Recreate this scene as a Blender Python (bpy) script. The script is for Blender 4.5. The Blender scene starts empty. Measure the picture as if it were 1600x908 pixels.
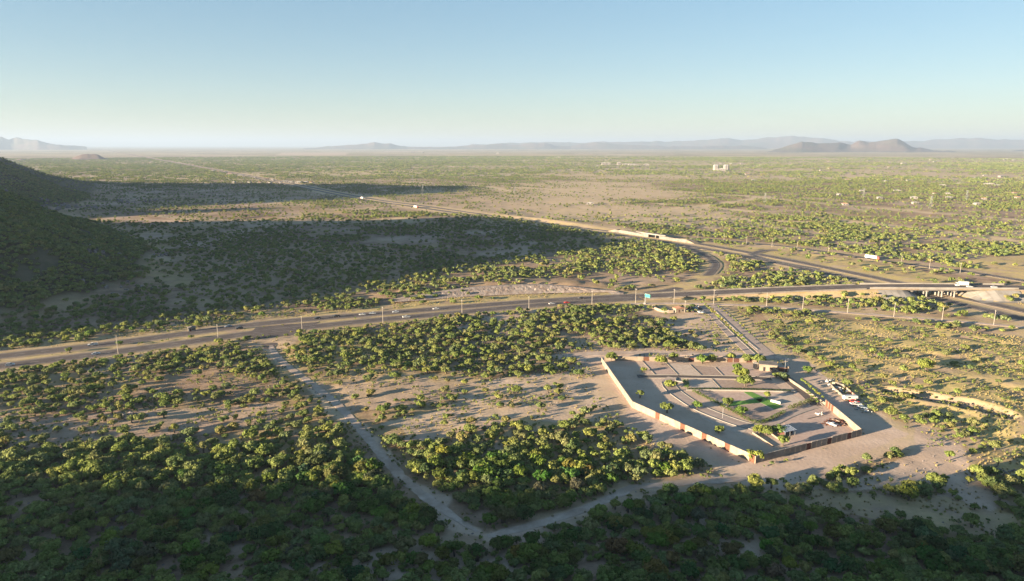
import bpy, math, random
import numpy as np
from mathutils import Vector, Matrix
R = random.Random(11)
rng = np.random.default_rng(11)
sc = bpy.context.scene
COL = sc.collection

# ------------------------------------------------------------------ camera, sky, sun, exposure
F, CAM_H, HORIZON = 1067.0, 120.0, 226.5          # focal length in photo pixels, flying height, horizon row
PITCH = math.atan((454 - HORIZON) / F)
cam = bpy.data.cameras.new('camera')
cam_o = bpy.data.objects.new('camera', cam); COL.objects.link(cam_o)
cam_o.location = (0, 0, CAM_H); cam_o.rotation_euler = (math.pi / 2 - PITCH, 0, 0)
cam.sensor_width = 36; cam.lens = 36 * F / 1600; cam.clip_start = 1; cam.clip_end = 200000
sc.camera = cam_o

SUN_EL, SHADOW_AZ = math.radians(8.5), math.radians(26)
CA, SA = math.cos(SHADOW_AZ), math.sin(SHADOW_AZ)
world = bpy.data.worlds.new('World'); sc.world = world; world.use_nodes = True
wn = world.node_tree.nodes
sky = wn.new('ShaderNodeTexSky'); sky.sky_type = 'NISHITA'; sky.sun_disc = False
sky.sun_elevation = SUN_EL; sky.sun_rotation = math.atan2(-CA, -SA)
sky.altitude = 200; sky.air_density = 0.95; sky.dust_density = 0.0; sky.ozone_density = 2.7
gm = wn.new('ShaderNodeGamma'); gm.inputs[1].default_value = 0.56
hs = wn.new('ShaderNodeHueSaturation'); hs.inputs['Saturation'].default_value = 1.28; hs.inputs['Value'].default_value = 1.0
world.node_tree.links.new(sky.outputs[0], gm.inputs[0]); world.node_tree.links.new(gm.outputs[0], hs.inputs['Color'])
world.node_tree.links.new(hs.outputs[0], wn['Background'].inputs[0])
wn['Background'].inputs[1].default_value = 0.060
sun = bpy.data.lights.new('sun', 'SUN'); sun.energy = 5.0; sun.angle = math.radians(0.5); sun.color = (1.0, 0.80, 0.56)
sun_o = bpy.data.objects.new('sun', sun); COL.objects.link(sun_o); sun_o.location = (-300, -150, 300)
sun_o.rotation_euler = Vector((CA * math.cos(SUN_EL), SA * math.cos(SUN_EL), -math.sin(SUN_EL))).to_track_quat('-Z', 'Y').to_euler()
vs = sc.view_settings
vs.view_transform = 'Standard'; vs.look = 'None'; vs.exposure = 2.58; vs.gamma = 1; vs.use_curve_mapping = False
sc.cycles.use_denoising = True
sc.cycles.max_bounces = 6; sc.cycles.diffuse_bounces = 3; sc.cycles.transparent_max_bounces = 4; sc.cycles.volume_bounces = 1

# ------------------------------------------------------------------ surveying helpers
def un(x, y, z=0.0):
    cx, cy = (x - 800) / F, -(y - 454) / F
    d = (cx, math.cos(PITCH) + cy * math.sin(PITCH), -math.sin(PITCH) + cy * math.cos(PITCH))
    t = (z - CAM_H) / d[2]
    return d[0] * t, d[1] * t
def G(x, y, z=0.0):
    a = un(x, y, z); return Vector((a[0], a[1], z))
def line(*p):
    return [un(*q) for q in p]
def to_photo(x, y, z):
    fy = y * math.cos(PITCH) - (z - CAM_H) * math.sin(PITCH)
    up = y * math.sin(PITCH) + (z - CAM_H) * math.cos(PITCH)
    return 800 + F * x / fy, 454 - F * up / fy

def _h(ix, iy, seed):
    n = (ix.astype(np.int64) * 374761393 + iy.astype(np.int64) * 668265263 + seed * 1274126177) & 0xffffffff
    n = ((n ^ (n >> 13)) * 1274126177) & 0xffffffff
    return ((n ^ (n >> 16)) & 0xffff) / 65535.0
def vnoise(x, y, seed=0):
    ix, iy = np.floor(x), np.floor(y); fx, fy = x - ix, y - iy
    fx = fx * fx * (3 - 2 * fx); fy = fy * fy * (3 - 2 * fy)
    a, b, c, d = _h(ix, iy, seed), _h(ix + 1, iy, seed), _h(ix, iy + 1, seed), _h(ix + 1, iy + 1, seed)
    return (a + (b - a) * fx) * (1 - fy) + (c + (d - c) * fx) * fy
def fbm(x, y, scale, octv=4, seed=0):
    v = 0.0; amp = 1.0; tot = 0.0
    for k in range(octv):
        v = v + amp * vnoise(x / scale + 17.3 * k, y / scale - 9.1 * k, seed + k); tot += amp; amp *= .5; scale *= .5
    return v / tot
def sstep(a, b, x):
    t = np.clip((x - a) / (b - a), 0, 1); return t * t * (3 - 2 * t)
def dist_line(x, y, pts):
    best = np.full(np.shape(x), 1e9)
    for (x0, y0), (x1, y1) in zip(pts[:-1], pts[1:]):
        dx, dy = x1 - x0, y1 - y0
        t = np.clip(((x - x0) * dx + (y - y0) * dy) / (dx * dx + dy * dy), 0, 1)
        np.minimum(best, np.hypot(x - x0 - t * dx, y - y0 - t * dy), out=best)
    return best
def in_poly(x, y, pts):
    r = np.zeros(np.shape(x), bool); n = len(pts)
    for i in range(n):
        x0, y0 = pts[i]; x1, y1 = pts[(i + 1) % n]
        if y0 == y1: continue
        r ^= ((y0 > y) != (y1 > y)) & (x < (x1 - x0) * (y - y0) / (y1 - y0) + x0)
    return r
def smooth_line(pts, step=6.0):
    """Catmull-Rom resampling of a list of 2-d or 3-d points."""
    P = [Vector(p) if len(p) == 3 else Vector((p[0], p[1], 0)) for p in pts]
    P = [P[0] * 2 - P[1]] + P + [P[-1] * 2 - P[-2]]
    out = []
    for i in range(1, len(P) - 2):
        n = max(1, int((P[i + 1] - P[i]).length / step))
        for k in range(n):
            t = k / n; a, b, c, d = P[i - 1], P[i], P[i + 1], P[i + 2]
            out.append(.5 * ((2 * b) + (c - a) * t + (2 * a - 5 * b + 4 * c - d) * t * t + (3 * b - a - 3 * c + d) * t ** 3))
    out.append(P[-2]); return out

# ------------------------------------------------------------------ survey of the place (ground positions)
HA_N = [(-500, 622), (-250, 588), (0, 557), (150, 540), (300, 520), (400, 507), (500, 497.5), (600, 489.5), (700, 481.5), (800, 473.5), (900, 467), (1000, 461.5)]
HA_S = [(-500, 642), (-250, 606), (0, 572.5), (150, 554), (300, 534), (400, 520), (480, 511.5), (600, 499), (700, 490), (800, 480.5), (900, 472.5), (1000, 466.5)]
AE = [(1050, 461.5, .8), (1100, 459, 1.6), (1150, 456.5, 2.6), (1200, 454.3, 3.7), (1250, 452.2, 4.8), (1300, 450.3, 5.9), (1345, 448.8, 6.7), (1390, 447.8, 7.2), (1440, 447.3, 7.4), (1490, 447.6, 7.4), (1545, 448.6, 7.2), (1600, 450.2, 6.7), (1680, 454, 5.6), (1800, 462, 3), (1950, 474, .6), (2200, 500, .3)]
hwy_n = line(*HA_N); hwy_s = line(*HA_S)
over = [Vector((*un(*p), p[2])) for p in [(1000, 464, .3)] + AE]
HB = [(112, 229.5), (150, 232.6), (190, 239), (225, 245.5), (330, 264.5), (450, 287), (560, 309), (650, 322), (760, 337.5), (850, 350), (930, 360.5), (1010, 371), (1100, 385.5), (1200, 404), (1300, 424.5), (1380, 441.5), (1450, 457.5), (1520, 474), (1600, 492), (1720, 520), (1900, 560)]
hwyb = line(*HB)
road_c = line((1045, 371), (1062, 371.5), (1128, 375.5), (1194, 382), (1250, 388), (1350, 403), (1450, 417), (1520, 426), (1600, 439), (1700, 455))
ramp = line((1072, 386), (1092, 394), (1108, 403), (1117, 411), (1118, 417), (1110, 427), (1098, 436), (1082, 444), (1062, 450), (1038, 455), (1010, 458.5))
loop = line((1212, 391), (1196, 391.5), (1182, 394.5), (1176, 398), (1186, 402.5), (1205, 407.5), (1235, 413.5), (1280, 421))
front = line((985, 474.5), (1060, 474.5), (1130, 476), (1200, 479), (1300, 487), (1400, 494.5), (1500, 502.5), (1600, 511.5), (1750, 527))
avenue = line((1112, 478), (1132, 495), (1160, 524), (1196, 556))
track1 = line((423, 540), (427, 548), (446, 570), (480, 595), (520, 626), (560, 667), (600, 716), (640, 757), (690, 797), (728, 826), (746, 838))
track2 = line((762, 846), (790, 839), (850, 821), (920, 796), (965, 774), (990, 763), (1040, 757), (1110, 752), (1175, 748))
track3 = line((880, 556), (935, 553), (1000, 552), (1080, 553), (1180, 556), (1235, 563))
dirt_w = line((930, 556), (945, 590), (962, 628), (1000, 662), (1085, 706), (1165, 742), (1215, 740), (1270, 722), (1340, 700), (1385, 684))
dirt_e = line((1205, 553), (1245, 566), (1262, 585), (1290, 612), (1330, 643), (1380, 676), (1420, 690))
plain_tracks = [line((1000, 330), (1100, 322), (1200, 308), (1000, 297), (900, 300)), line((1040, 297.5), (1200, 310), (1330, 322), (1480, 335), (1600, 345)),
                line((860, 318), (1000, 314), (1130, 307)), line((1030, 318), (1150, 328), (1300, 343), (1430, 358), (1560, 372), (1700, 388)),
                line((800, 293), (900, 297), (1020, 294)), line((960, 345), (1100, 341), (1210, 345), (1330, 350)), line((400, 268), (520, 270), (640, 272)), line((800, 300), (760, 291), (640, 289), (560, 287))]
comp_wall = [(940, 567), (988, 637), (1180, 724), (1345, 681), (1290, 634), (1212, 581)]
compound = line((936, 560), (984, 640), (1180, 730), (1352, 684), (1300, 637), (1235, 580), (1195, 562))
BR0, BR1 = un(1396, 447.8, 7.3), un(1535, 448.4, 7.3)     # bridge ends
cut_base = [(612, 473), (660, 470), (720, 465), (800, 461), (860, 458.8), (920, 457.8), (975, 457)]
cut_top = [(612, 470, .5), (650, 463, 1.8), (700, 455, 3.2), (750, 449.5, 4.0), (800, 446.5, 4.2), (850, 446, 4.0), (900, 449.5, 2.8), (940, 454, 1.3), (975, 456.5, .4)]
cut_back = [un(p[0], p[1] - 4, p[2]) for p in cut_top]

T = math.tan(SUN_EL)
def prof(s, tab):
    return np.interp(s, [p[0] for p in tab], [p[1] for p in tab], left=tab[0][1], right=tab[-1][1])
def shade(c, tab):   # ridge heights from where their shadows end along the shadow direction
    return [(s_, max(0.0, (e - c) * T)) for s_, e in tab]
RIDGES = [  # (centre along the shadow direction, [(across, height)], [(across, half width on the lit-away side)])
    (-470, shade(-470, [(-2500, -150), (-900, 380), (-300, 560), (0, 520), (100, 390), (150, 275), (210, 105), (262, 5), (300, -75), (335, -170), (352, -320), (395, -470)]), [(-2500, 330), (395, 230)]),
    (-310, shade(-310, [(462, -310), (504, -120), (539, 85), (585, 150), (640, 330), (695, 500), (770, 530), (845, 500), (998, 470), (1053, 260), (1178, 80), (1222, -120), (1275, -310)]), [(462, 130), (504, 150), (588, 230), (673, 290), (850, 300), (1000, 270), (1275, 220)]),
    (-580, shade(-580, [(1290, -580), (1330, -200), (1375, 200), (1400, 220), (1450, -90), (1512, -90), (1555, 330), (1640, 560), (1700, 740), (1820, 740), (1950, 690), (2200, 390), (2400, 100), (2550, -150), (2750, -580)]), [(1290, 270), (1700, 425), (2750, 390)]),
    (-2300, [(5600, 0), (6200, 70), (7200, 130), (8200, 80), (8600, 110), (9400, 60), (9800, 0)], [(5600, 600), (9800, 600)]),
]
def hills(x, y):
    a = x * CA + y * SA; s = -x * SA + y * CA
    z = np.zeros(np.shape(x))
    for c, tab, wid in RIDGES:
        w = prof(s, wid); da = a - c
        u = np.clip(1 - np.abs(da) / np.where(da > 0, w, w * 1.6), 0, 1)
        shape = u * u * (3 - 2 * u) * .55 + u * .45
        z = np.maximum(z, prof(s, tab) * shape)
    return z
def near_roads(x, y):
    d = dist_line(x, y, hwy_n)
    for l in (hwy_s, hwyb, road_c, front, avenue, track3): d = np.minimum(d, dist_line(x, y, l))
    return np.minimum(d, dist_line(x, y, [(p.x, p.y) for p in over]))
def embank(x, y):
    z = np.zeros(np.shape(x)); P = over
    for p, q in zip(P[:-1], P[1:]):
        if p.x > BR0[0] - 25 and q.x < BR1[0] + 25: continue
        dx, dy = q.x - p.x, q.y - p.y
        t = np.clip(((x - p.x) * dx + (y - p.y) * dy) / (dx * dx + dy * dy), 0, 1)
        d = np.hypot(x - p.x - t * dx, y - p.y - t * dy); zr = p.z + t * (q.z - p.z)
        z = np.maximum(z, zr - .35 - np.maximum(0, d - 10) * .5)
    return z
gully = line((1395, 612), (1425, 617), (1462, 624), (1500, 631), (1540, 641), (1566, 650))
rough_zone = line((1210, 486), (1600, 520), (1700, 560), (1700, 760), (1460, 690), (1390, 610), (1290, 555))
def height(x, y):
    x = np.asarray(x, float); y = np.asarray(y, float)
    r = np.hypot(x, y)
    hl = hills(x, y)
    z = hl * (0.86 + .28 * fbm(x, y, 120, 4, 3)) + np.where(hl > 1, (fbm(x, y, 26, 3, 5) - .5) * np.minimum(hl, 12) * .8, 0)
    m = r < 1600
    pl = np.zeros_like(z)
    if m.any():
        xm, ym = x[m], y[m]
        nr = near_roads(xm, ym)
        keep = sstep(9, 34, nr) * sstep(2, 26, np.where(in_poly(xm, ym, compound), 0, dist_line(xm, ym, compound + compound[:1])))
        dr = dist_line(xm, ym, rough_zone + rough_zone[:1]); ins = in_poly(xm, ym, rough_zone)
        rough = np.where(ins, sstep(0, 25, dr), 0)
        n1 = (fbm(xm, ym, 85, 3, 9) - .5) * 2.6 + (fbm(xm, ym, 9, 2, 19) - .5) * .35
        gul = np.abs(fbm(xm * .8 + ym * .5, ym - .3 * xm, 46, 4, 23) - .5) * 2
        n1 = n1 + .6 * rough * (1.2 - np.clip(gul * 4, 0, 1) * -1.6 - 2.0 + (fbm(xm, ym, 12, 2, 4) - .5) * .8)
        keep = keep * sstep(2.5, 12, np.minimum(dist_line(xm, ym, track1), dist_line(xm, ym, track2)))
        gd = dist_line(xm + (fbm(xm, ym, 11, 2, 6) - .5) * 5, ym + (fbm(xm, ym, 9, 2, 8) - .5) * 5, gully)
        n1 = n1 - (1.2 + 2.6 * fbm(xm, ym, 25, 2, 66)) * sstep(7.5, 2.4, gd) + .7 * sstep(14, 6, gd)
        fg = sstep(235, 120, np.hypot(xm, ym)) * 5
        berm = np.zeros_like(xm)
        for (p, q), hz in zip(zip(cut_back[:-1], cut_back[1:]), [1, 2.4, 3.5, 4, 4, 3.3, 2, .7]):
            berm = np.maximum(berm, hz * .9 * sstep(22, 6, dist_line(xm, ym, [(p[0] - 4, p[1] + 17), (q[0] - 4, q[1] + 17)])))
        mid = 7 * np.exp(-(((xm + 90) / 190) ** 2 + ((ym - 1060) / 110) ** 2))
        pl[m] = n1 * keep + np.maximum(embank(xm, ym), (berm + mid) * sstep(10, 30, nr)) + fg
    return z + pl
def hgt(x, y):
    return float(height(np.array([x]), np.array([y]))[0])

# ------------------------------------------------------------------ materials
def mat(name, build):
    m = bpy.data.materials.new(name); m.use_nodes = True
    nt = m.node_tree; b = nt.nodes['Principled BSDF']; b.inputs['Roughness'].default_value = .9
    b.inputs['Specular IOR Level'].default_value = .2
    build(nt, b); return m
def nd(nt, t, **kw):
    n = nt.nodes.new(t)
    for k, v in kw.items():
        if k.startswith('i_'): n.inputs[k[2:].replace('_', ' ')].default_value = v
        else: setattr(n, k, v)
    return n
def noise_fac(nt, scale, detail=4, lo=.35, hi=.65, vec=None, rough=.55):
    n = nd(nt, 'ShaderNodeTexNoise'); n.inputs['Scale'].default_value = scale; n.inputs['Detail'].default_value = detail; n.inputs['Roughness'].default_value = rough
    if vec is None:
        g = nd(nt, 'ShaderNodeNewGeometry'); vec = g.outputs['Position']
    nt.links.new(vec, n.inputs['Vector'])
    mr = nd(nt, 'ShaderNodeMapRange'); mr.inputs[1].default_value = lo; mr.inputs[2].default_value = hi
    nt.links.new(n.outputs['Fac'], mr.inputs[0]); return mr.outputs[0]
def mixc(nt, fac, a, b):
    m = nd(nt, 'ShaderNodeMix', data_type='RGBA')
    for v, i in ((fac, 0), (a, 6), (b, 7)):
        if isinstance(v, (int, float)): m.inputs[i].default_value = v
        elif isinstance(v, tuple): m.inputs[i].default_value = (*v, 1)
        else: nt.links.new(v, m.inputs[i])
    return m.outputs[2]
def mul(nt, a, b):
    m = nd(nt, 'ShaderNodeMath', operation='MULTIPLY')
    for v, i in ((a, 0), (b, 1)):
        if isinstance(v, (int, float)): m.inputs[i].default_value = v
        else: nt.links.new(v, m.inputs[i])
    return m.outputs[0]
def mottled(name, c1, c2, scale=.6, rough=.9, spec=.2, c3=None, scale3=.08, metal=0, bump=0):
    def f(nt, b):
        c = mixc(nt, noise_fac(nt, scale), c1, c2)
        if c3: c = mixc(nt, noise_fac(nt, scale3, 3, .45, .7), c, c3)
        nt.links.new(c, b.inputs['Base Color']); b.inputs['Roughness'].default_value = rough
        b.inputs['Specular IOR Level'].default_value = spec; b.inputs['Metallic'].default_value = metal
        if bump:
            bm = nd(nt, 'ShaderNodeBump'); bm.inputs['Strength'].default_value = bump; bm.inputs['Distance'].default_value = .3
            nt.links.new(noise_fac(nt, scale * 3, 5, 0, 1), bm.inputs['Height']); nt.links.new(bm.outputs[0], b.inputs['Normal'])
    return mat(name, f)

def _ground(nt, b):
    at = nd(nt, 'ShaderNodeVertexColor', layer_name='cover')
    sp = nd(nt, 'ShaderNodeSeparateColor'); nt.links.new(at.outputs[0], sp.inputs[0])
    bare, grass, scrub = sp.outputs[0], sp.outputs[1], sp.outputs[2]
    c = mixc(nt, noise_fac(nt, .11, 6, .3, .7), (.18, .122, .085), (.36, .245, .175))
    c = mixc(nt, mul(nt, noise_fac(nt, .9, 4, .45, .7), .5), c, (.13, .105, .062))
    c = mixc(nt, mul(nt, noise_fac(nt, .028, 5, .45, .65), .55), c, (.34, .26, .15))
    sand = mixc(nt, noise_fac(nt, .2, 6, .3, .7), (.50, .375, .295), (.64, .50, .405))
    sand = mixc(nt, mul(nt, noise_fac(nt, .05, 6, .42, .62, rough=.7), .6), sand, (.40, .285, .21))
    sand = mixc(nt, mul(nt, noise_fac(nt, .55, 5, .56, .68, rough=.7), .55), sand, (.30, .235, .15))
    c = mixc(nt, bare, c, sand)
    gold = mixc(nt, noise_fac(nt, .5, 4, .35, .65), (.52, .385, .18), (.36, .30, .125))
    gf = nd(nt, 'ShaderNodeMath', operation='MULTIPLY'); nt.links.new(grass, gf.inputs[0]); nt.links.new(noise_fac(nt, .07, 6, .32, .55), gf.inputs[1])
    c = mixc(nt, gf.outputs[0], c, gold)
    green = mixc(nt, noise_fac(nt, .012, 5, .35, .65), (.16, .165, .085), (.27, .25, .14))
    c2 = mixc(nt, mul(nt, noise_fac(nt, .0017, 7, .40, .62, rough=.62), .85), green, (.50, .385, .26))
    th = nd(nt, 'ShaderNodeMath', operation='MULTIPLY'); nt.links.new(scrub, th.inputs[0]); nt.links.new(noise_fac(nt, .09, 3, .38, .5), th.inputs[1])
    c = mixc(nt, th.outputs[0], c, c2)
    c = mixc(nt, at.outputs['Alpha'], c, mixc(nt, noise_fac(nt, .15, 5, .3, .7), (.045, .050, .028), (.085, .076, .052)))  # hill ground darkened: dark undergrowth, deepened to the tone of slopes in shade
    nt.links.new(c, b.inputs['Base Color']); b.inputs['Roughness'].default_value = 1; b.inputs['Specular IOR Level'].default_value = .05
    bm = nd(nt, 'ShaderNodeBump'); bm.inputs['Strength'].default_value = .35; bm.inputs['Distance'].default_value = .35
    nt.links.new(noise_fac(nt, .7, 6, 0, 1), bm.inputs['Height']); nt.links.new(bm.outputs[0], b.inputs['Normal'])
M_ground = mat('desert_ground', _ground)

def _leaf(nt, b):
    oi = nd(nt, 'ShaderNodeObjectInfo')
    rp = nd(nt, 'ShaderNodeValToRGB'); e = rp.color_ramp
    cols = [(0.137, 0.187, 0.055), (0.211, 0.252, 0.068), (0.171, 0.211, 0.094), (0.268, 0.281, 0.075), (0.120, 0.170, 0.061), (0.234, 0.228, 0.099), (0.182, 0.234, 0.061), (0.268, 0.240, 0.088)]
    for i, c in enumerate(cols):
        el = e.elements[i] if i < 2 else e.elements.new(i / 7)
        el.position = i / 7; el.color = (*c, 1)
    nt.links.new(oi.outputs['Random'], rp.inputs[0])
    c = mixc(nt, oi.outputs['Alpha'], rp.outputs[0], oi.outputs['Color'])
    v = nd(nt, 'ShaderNodeAttribute', attribute_name='v')
    m = nd(nt, 'ShaderNodeVectorMath', operation='SCALE'); nt.links.new(c, m.inputs[0]); nt.links.new(v.outputs['Fac'], m.inputs['Scale'])
    d = nd(nt, 'ShaderNodeBsdfDiffuse'); t = nd(nt, 'ShaderNodeBsdfTranslucent'); mx = nd(nt, 'ShaderNodeMixShader')
    nt.links.new(m.outputs[0], d.inputs[0]); nt.links.new(m.outputs[0], t.inputs[0]); mx.inputs[0].default_value = .28
    nt.links.new(d.outputs[0], mx.inputs[1]); nt.links.new(t.outputs[0], mx.inputs[2])
    nt.links.new(mx.outputs[0], nt.nodes['Material Output'].inputs[0])
M_leaf = mat('desert_foliage', _leaf)
M_bark = mottled('bark', (.09, .07, .055), (.15, .12, .095), 3)
M_asphalt = mottled('old_asphalt', (.082, .066, .062), (.105, .085, .078), .25, c3=(.125, .102, .09), scale3=.05)
M_asphalt_d = mottled('dark_asphalt', (.07, .062, .062), (.095, .083, .08), .3)
M_concrete = mottled('pale_concrete', (.16, .145, .13), (.21, .19, .17), .4, c3=(.13, .115, .10), scale3=.15)
M_concrete_w = mottled('white_concrete', (.25, .23, .205), (.30, .275, .245), .4, c3=(.20, .18, .155), scale3=.2)
M_line = mottled('road_paint', (.30, .285, .26), (.38, .365, .34), 1.5)
M_shoulder = mottled('gravel_shoulder', (.22, .17, .125), (.30, .235, .175), .4, c3=(.25, .19, .09), scale3=.12)
M_track = mottled('packed_dirt', (.38, .29, .23), (.49, .385, .315), .35, c3=(.31, .23, .175), scale3=.1)
M_paver = mottled('yard_paving', (.30, .235, .20), (.37, .295, .255), .4)
M_cream = mottled('cream_plaster', (.25, .20, .15), (.30, .245, .19), .5, c3=(.21, .165, .12), scale3=.3)
M_rust = mottled('rusted_steel', (.105, .048, .03), (.14, .066, .04), 1.2)
M_rust_d = mottled('dark_rusted_steel', (.075, .035, .03), (.11, .048, .036), 1.2)
M_white = mottled('white_paint', (.50, .49, .47), (.56, .55, .53), .7, rough=.45, spec=.4)
M_silver = mottled('silver_paint', (.45, .46, .47), (.52, .53, .54), .7, rough=.35, spec=.5)
M_black = mottled('black_paint', (.02, .02, .022), (.03, .03, .032), .7, rough=.35, spec=.5)
M_red = mottled('red_paint', (.42, .035, .025), (.5, .05, .03), .7, rough=.45, spec=.4)
M_bluegrey = mottled('blue_grey_paint', (.16, .20, .26), (.2, .24, .30), .7, rough=.4, spec=.4)
M_glass = mottled('dark_glass', (.015, .018, .022), (.025, .03, .035), .7, rough=.12, spec=.5)
M_tyre = mottled('tyre_rubber', (.018, .018, .018), (.03, .03, .03), 2)
M_pole = mottled('weathered_pole', (.24, .21, .18), (.31, .28, .24), 1)
M_steel = mottled('galvanised_steel', (.22, .225, .23), (.29, .295, .295), 1, rough=.5)
M_lawn = mottled('lawn', (.10, .22, .04), (.14, .27, .055), .8, bump=.5)
M_rock = mottled('grey_rock', (.17, .145, .135), (.29, .25, .235), .5, c3=(.11, .09, .085), scale3=.4, bump=.8)
M_cut = mottled('blasted_rock', (.24, .19, .158), (.34, .282, .24), .35, c3=(.20, .145, .11), scale3=.2, bump=.8)
M_roofblue = mottled('blue_grey_roof', (.20, .23, .28), (.26, .29, .34), 1.5, rough=.5)
M_wall_t = mottled('town_wall', (.18, .165, .15), (.25, .23, .21), .1)
M_roof_t = mottled('town_roof', (.24, .235, .225), (.32, .315, .305), .1)
M_roof_r = mottled('clay_roof', (.30, .16, .10), (.38, .21, .14), .2)
M_wood = mottled('grey_timber', (.20, .16, .13), (.30, .25, .20), 1)
M_green = mottled('green_sign', (.03, .26, .19), (.04, .30, .22), 1, rough=.5)
M_mount = mottled('mountain_rock', (.115, .078, .066), (.16, .115, .09), .004, c3=(.095, .09, .06), scale3=.0012)
M_scar = mottled('quarry_scar', (.34, .24, .18), (.44, .33, .26), .01)
M_grassy = mottled('dry_grass_blade', (.33, .26, .115), (.25, .215, .095), .6)

# ------------------------------------------------------------------ object helpers
def link(name, me, parent=None, material=None):
    o = bpy.data.objects.new(name, me); COL.objects.link(o)
    if material is not None and len(me.materials) == 0: me.materials.append(material)
    if parent is not None: o.parent = parent
    return o
def tag(o, label=None, cat=None, group=None, kind=None):
    if label: o['label'] = label
    if cat: o['category'] = cat
    if group: o['group'] = group
    if kind: o['kind'] = kind
    return o
def empty(name, loc, rz=0.0, label=None, cat=None, group=None, scale=1.0):
    o = bpy.data.objects.new(name, None); COL.objects.link(o); o.empty_display_size = .5
    o.location = loc; o.rotation_euler = (0, 0, rz); o.scale = (scale,) * 3
    return tag(o, label, cat, group)
def arr_mesh(name, V, Fc, smooth=False):
    V = np.asarray(V, np.float32); Fc = np.asarray(Fc, np.int32); n = Fc.shape[1]
    me = bpy.data.meshes.new(name); me.vertices.add(len(V)); me.vertices.foreach_set('co', V.ravel())
    me.loops.add(Fc.size); me.loops.foreach_set('vertex_index', Fc.ravel())
    me.polygons.add(len(Fc)); me.polygons.foreach_set('loop_start', np.arange(0, Fc.size, n, dtype=np.int32))
    me.polygons.foreach_set('loop_total', np.full(len(Fc), n, np.int32))
    me.update(calc_edges=True)
    if smooth: me.shade_smooth()
    else: me.shade_flat()
    return me
class MB:
    def __init__(s): s.v = []; s.f = []
    def add(s, vs, fs):
        b = len(s.v); s.v += [tuple(v) for v in vs]; s.f += [tuple(i + b for i in f) for f in fs]; return s
    def box(s, c, d, rz=0, top=1.0, topy=None):
        """box of size d centred at c (base centre), optionally tapered"""
        hx, hy, h = d[0] / 2, d[1] / 2, d[2]; ty = top if topy is None else topy
        co, si = math.cos(rz), math.sin(rz); P = []
        for z, kx, ky in ((0, 1, 1), (h, top, ty)):
            for sx, sy in ((-1, -1), (1, -1), (1, 1), (-1, 1)):
                x, y = sx * hx * kx, sy * hy * ky
                P.append((c[0] + x * co - y * si, c[1] + x * si + y * co, c[2] + z))
        return s.add(P, [(3, 2, 1, 0), (4, 5, 6, 7), (0, 1, 5, 4), (1, 2, 6, 5), (2, 3, 7, 6), (3, 0, 4, 7)])
    def prism(s, prof, y0, y1, inset=0):
        """side profile (x, z) extruded along y; inset narrows the upper points"""
        n = len(prof); P = [(x, y0 + (inset if z > min(p[1] for p in prof) + .01 else 0), z) for x, z in prof] + [(x, y1 - (inset if z > min(p[1] for p in prof) + .01 else 0), z) for x, z in prof]
        return s.add(P, [tuple(range(n)), tuple(range(2 * n - 1, n - 1, -1))] + [((i + 1) % n, i, n + i, n + (i + 1) % n) for i in range(n)])
    def tube(s, p, q, r0, r1=None, n=6):
        r1 = r0 if r1 is None else r1; p, q = Vector(p), Vector(q); d = (q - p).normalized()
        u = d.orthogonal().normalized(); w = d.cross(u); P = []
        for c, r in ((p, r0), (q, r1)):
            for k in range(n):
                a = 2 * math.pi * k / n; P.append(c + (u * math.cos(a) + w * math.sin(a)) * r)
        return s.add(P, [(k, (k + 1) % n, n + (k + 1) % n, n + k) for k in range(n)] + [tuple(range(n - 1, -1, -1)), tuple(range(n, 2 * n))])
    def mesh(s, name, smooth=False):
        me = bpy.data.meshes.new(name); me.from_pydata(s.v, [], s.f)
        me.update()
        if smooth: me.shade_smooth()
        else: me.shade_flat()
        return me
    def build(s, name, m, parent=None, smooth=False):
        return link(name, s.mesh(name, smooth), parent, m)
def copy_tree(o, parent=None):
    c = o.copy(); COL.objects.link(c); c.parent = parent
    for ch in list(o.children): copy_tree(ch, c)
    return c
def ordinal(n):
    w = ['first', 'second', 'third', 'fourth', 'fifth', 'sixth', 'seventh', 'eighth', 'ninth', 'tenth', 'eleventh', 'twelfth', 'thirteenth', 'fourteenth', 'fifteenth', 'sixteenth', 'seventeenth', 'eighteenth', 'nineteenth']
    if n <= 19: return w[n - 1]
    t = ['twent', 'thirt', 'fort', 'fift', 'sixt', 'sevent', 'eight', 'ninet'][min(7, n // 10 - 2)]
    return t + 'ieth' if n % 10 == 0 else t + 'y-' + w[n % 10 - 1]

# ------------------------------------------------------------------ terrain
def make_ground():
    ys = np.concatenate([np.arange(HORIZON + 2.15, 300, 1.0), np.arange(300, 1060, 1.4)])
    r = CAM_H / np.tan(np.arctan((ys - 454) / F) + PITCH)
    r = np.concatenate([r, [112, 100, 88, 74, 60, 45, 30, 16, 6]])
    az = np.concatenate([np.arange(-43, 43.01, .135), np.arange(46, 317, 3.0)])
    A, RR = np.meshgrid(np.radians(az), r); nr, nc = RR.shape
    X, Y = np.sin(A) * RR, np.cos(A) * RR
    Z = height(X.ravel(), Y.ravel()).reshape(X.shape)
    i, j = np.meshgrid(np.arange(nr - 1), np.arange(nc), indexing='ij'); j2 = (j + 1) % nc
    Fq = np.stack([i * nc + j, (i + 1) * nc + j, (i + 1) * nc + j2, i * nc + j2], -1).reshape(-1, 4)
    V = np.stack([X, Y, Z], -1).reshape(-1, 3)
    x, y = V[:, 0], V[:, 1]; rad = np.hypot(x, y)
    bare, grass, scrub = cover(x, y, rad)
    me = arr_mesh('ground', V, Fq, True)
    ca = me.color_attributes.new('cover', 'FLOAT_COLOR', 'POINT')
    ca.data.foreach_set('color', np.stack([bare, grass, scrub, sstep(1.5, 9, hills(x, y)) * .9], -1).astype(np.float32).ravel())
    o = link('ground', me, None, M_ground); tag(o, kind='structure'); return o

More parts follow.
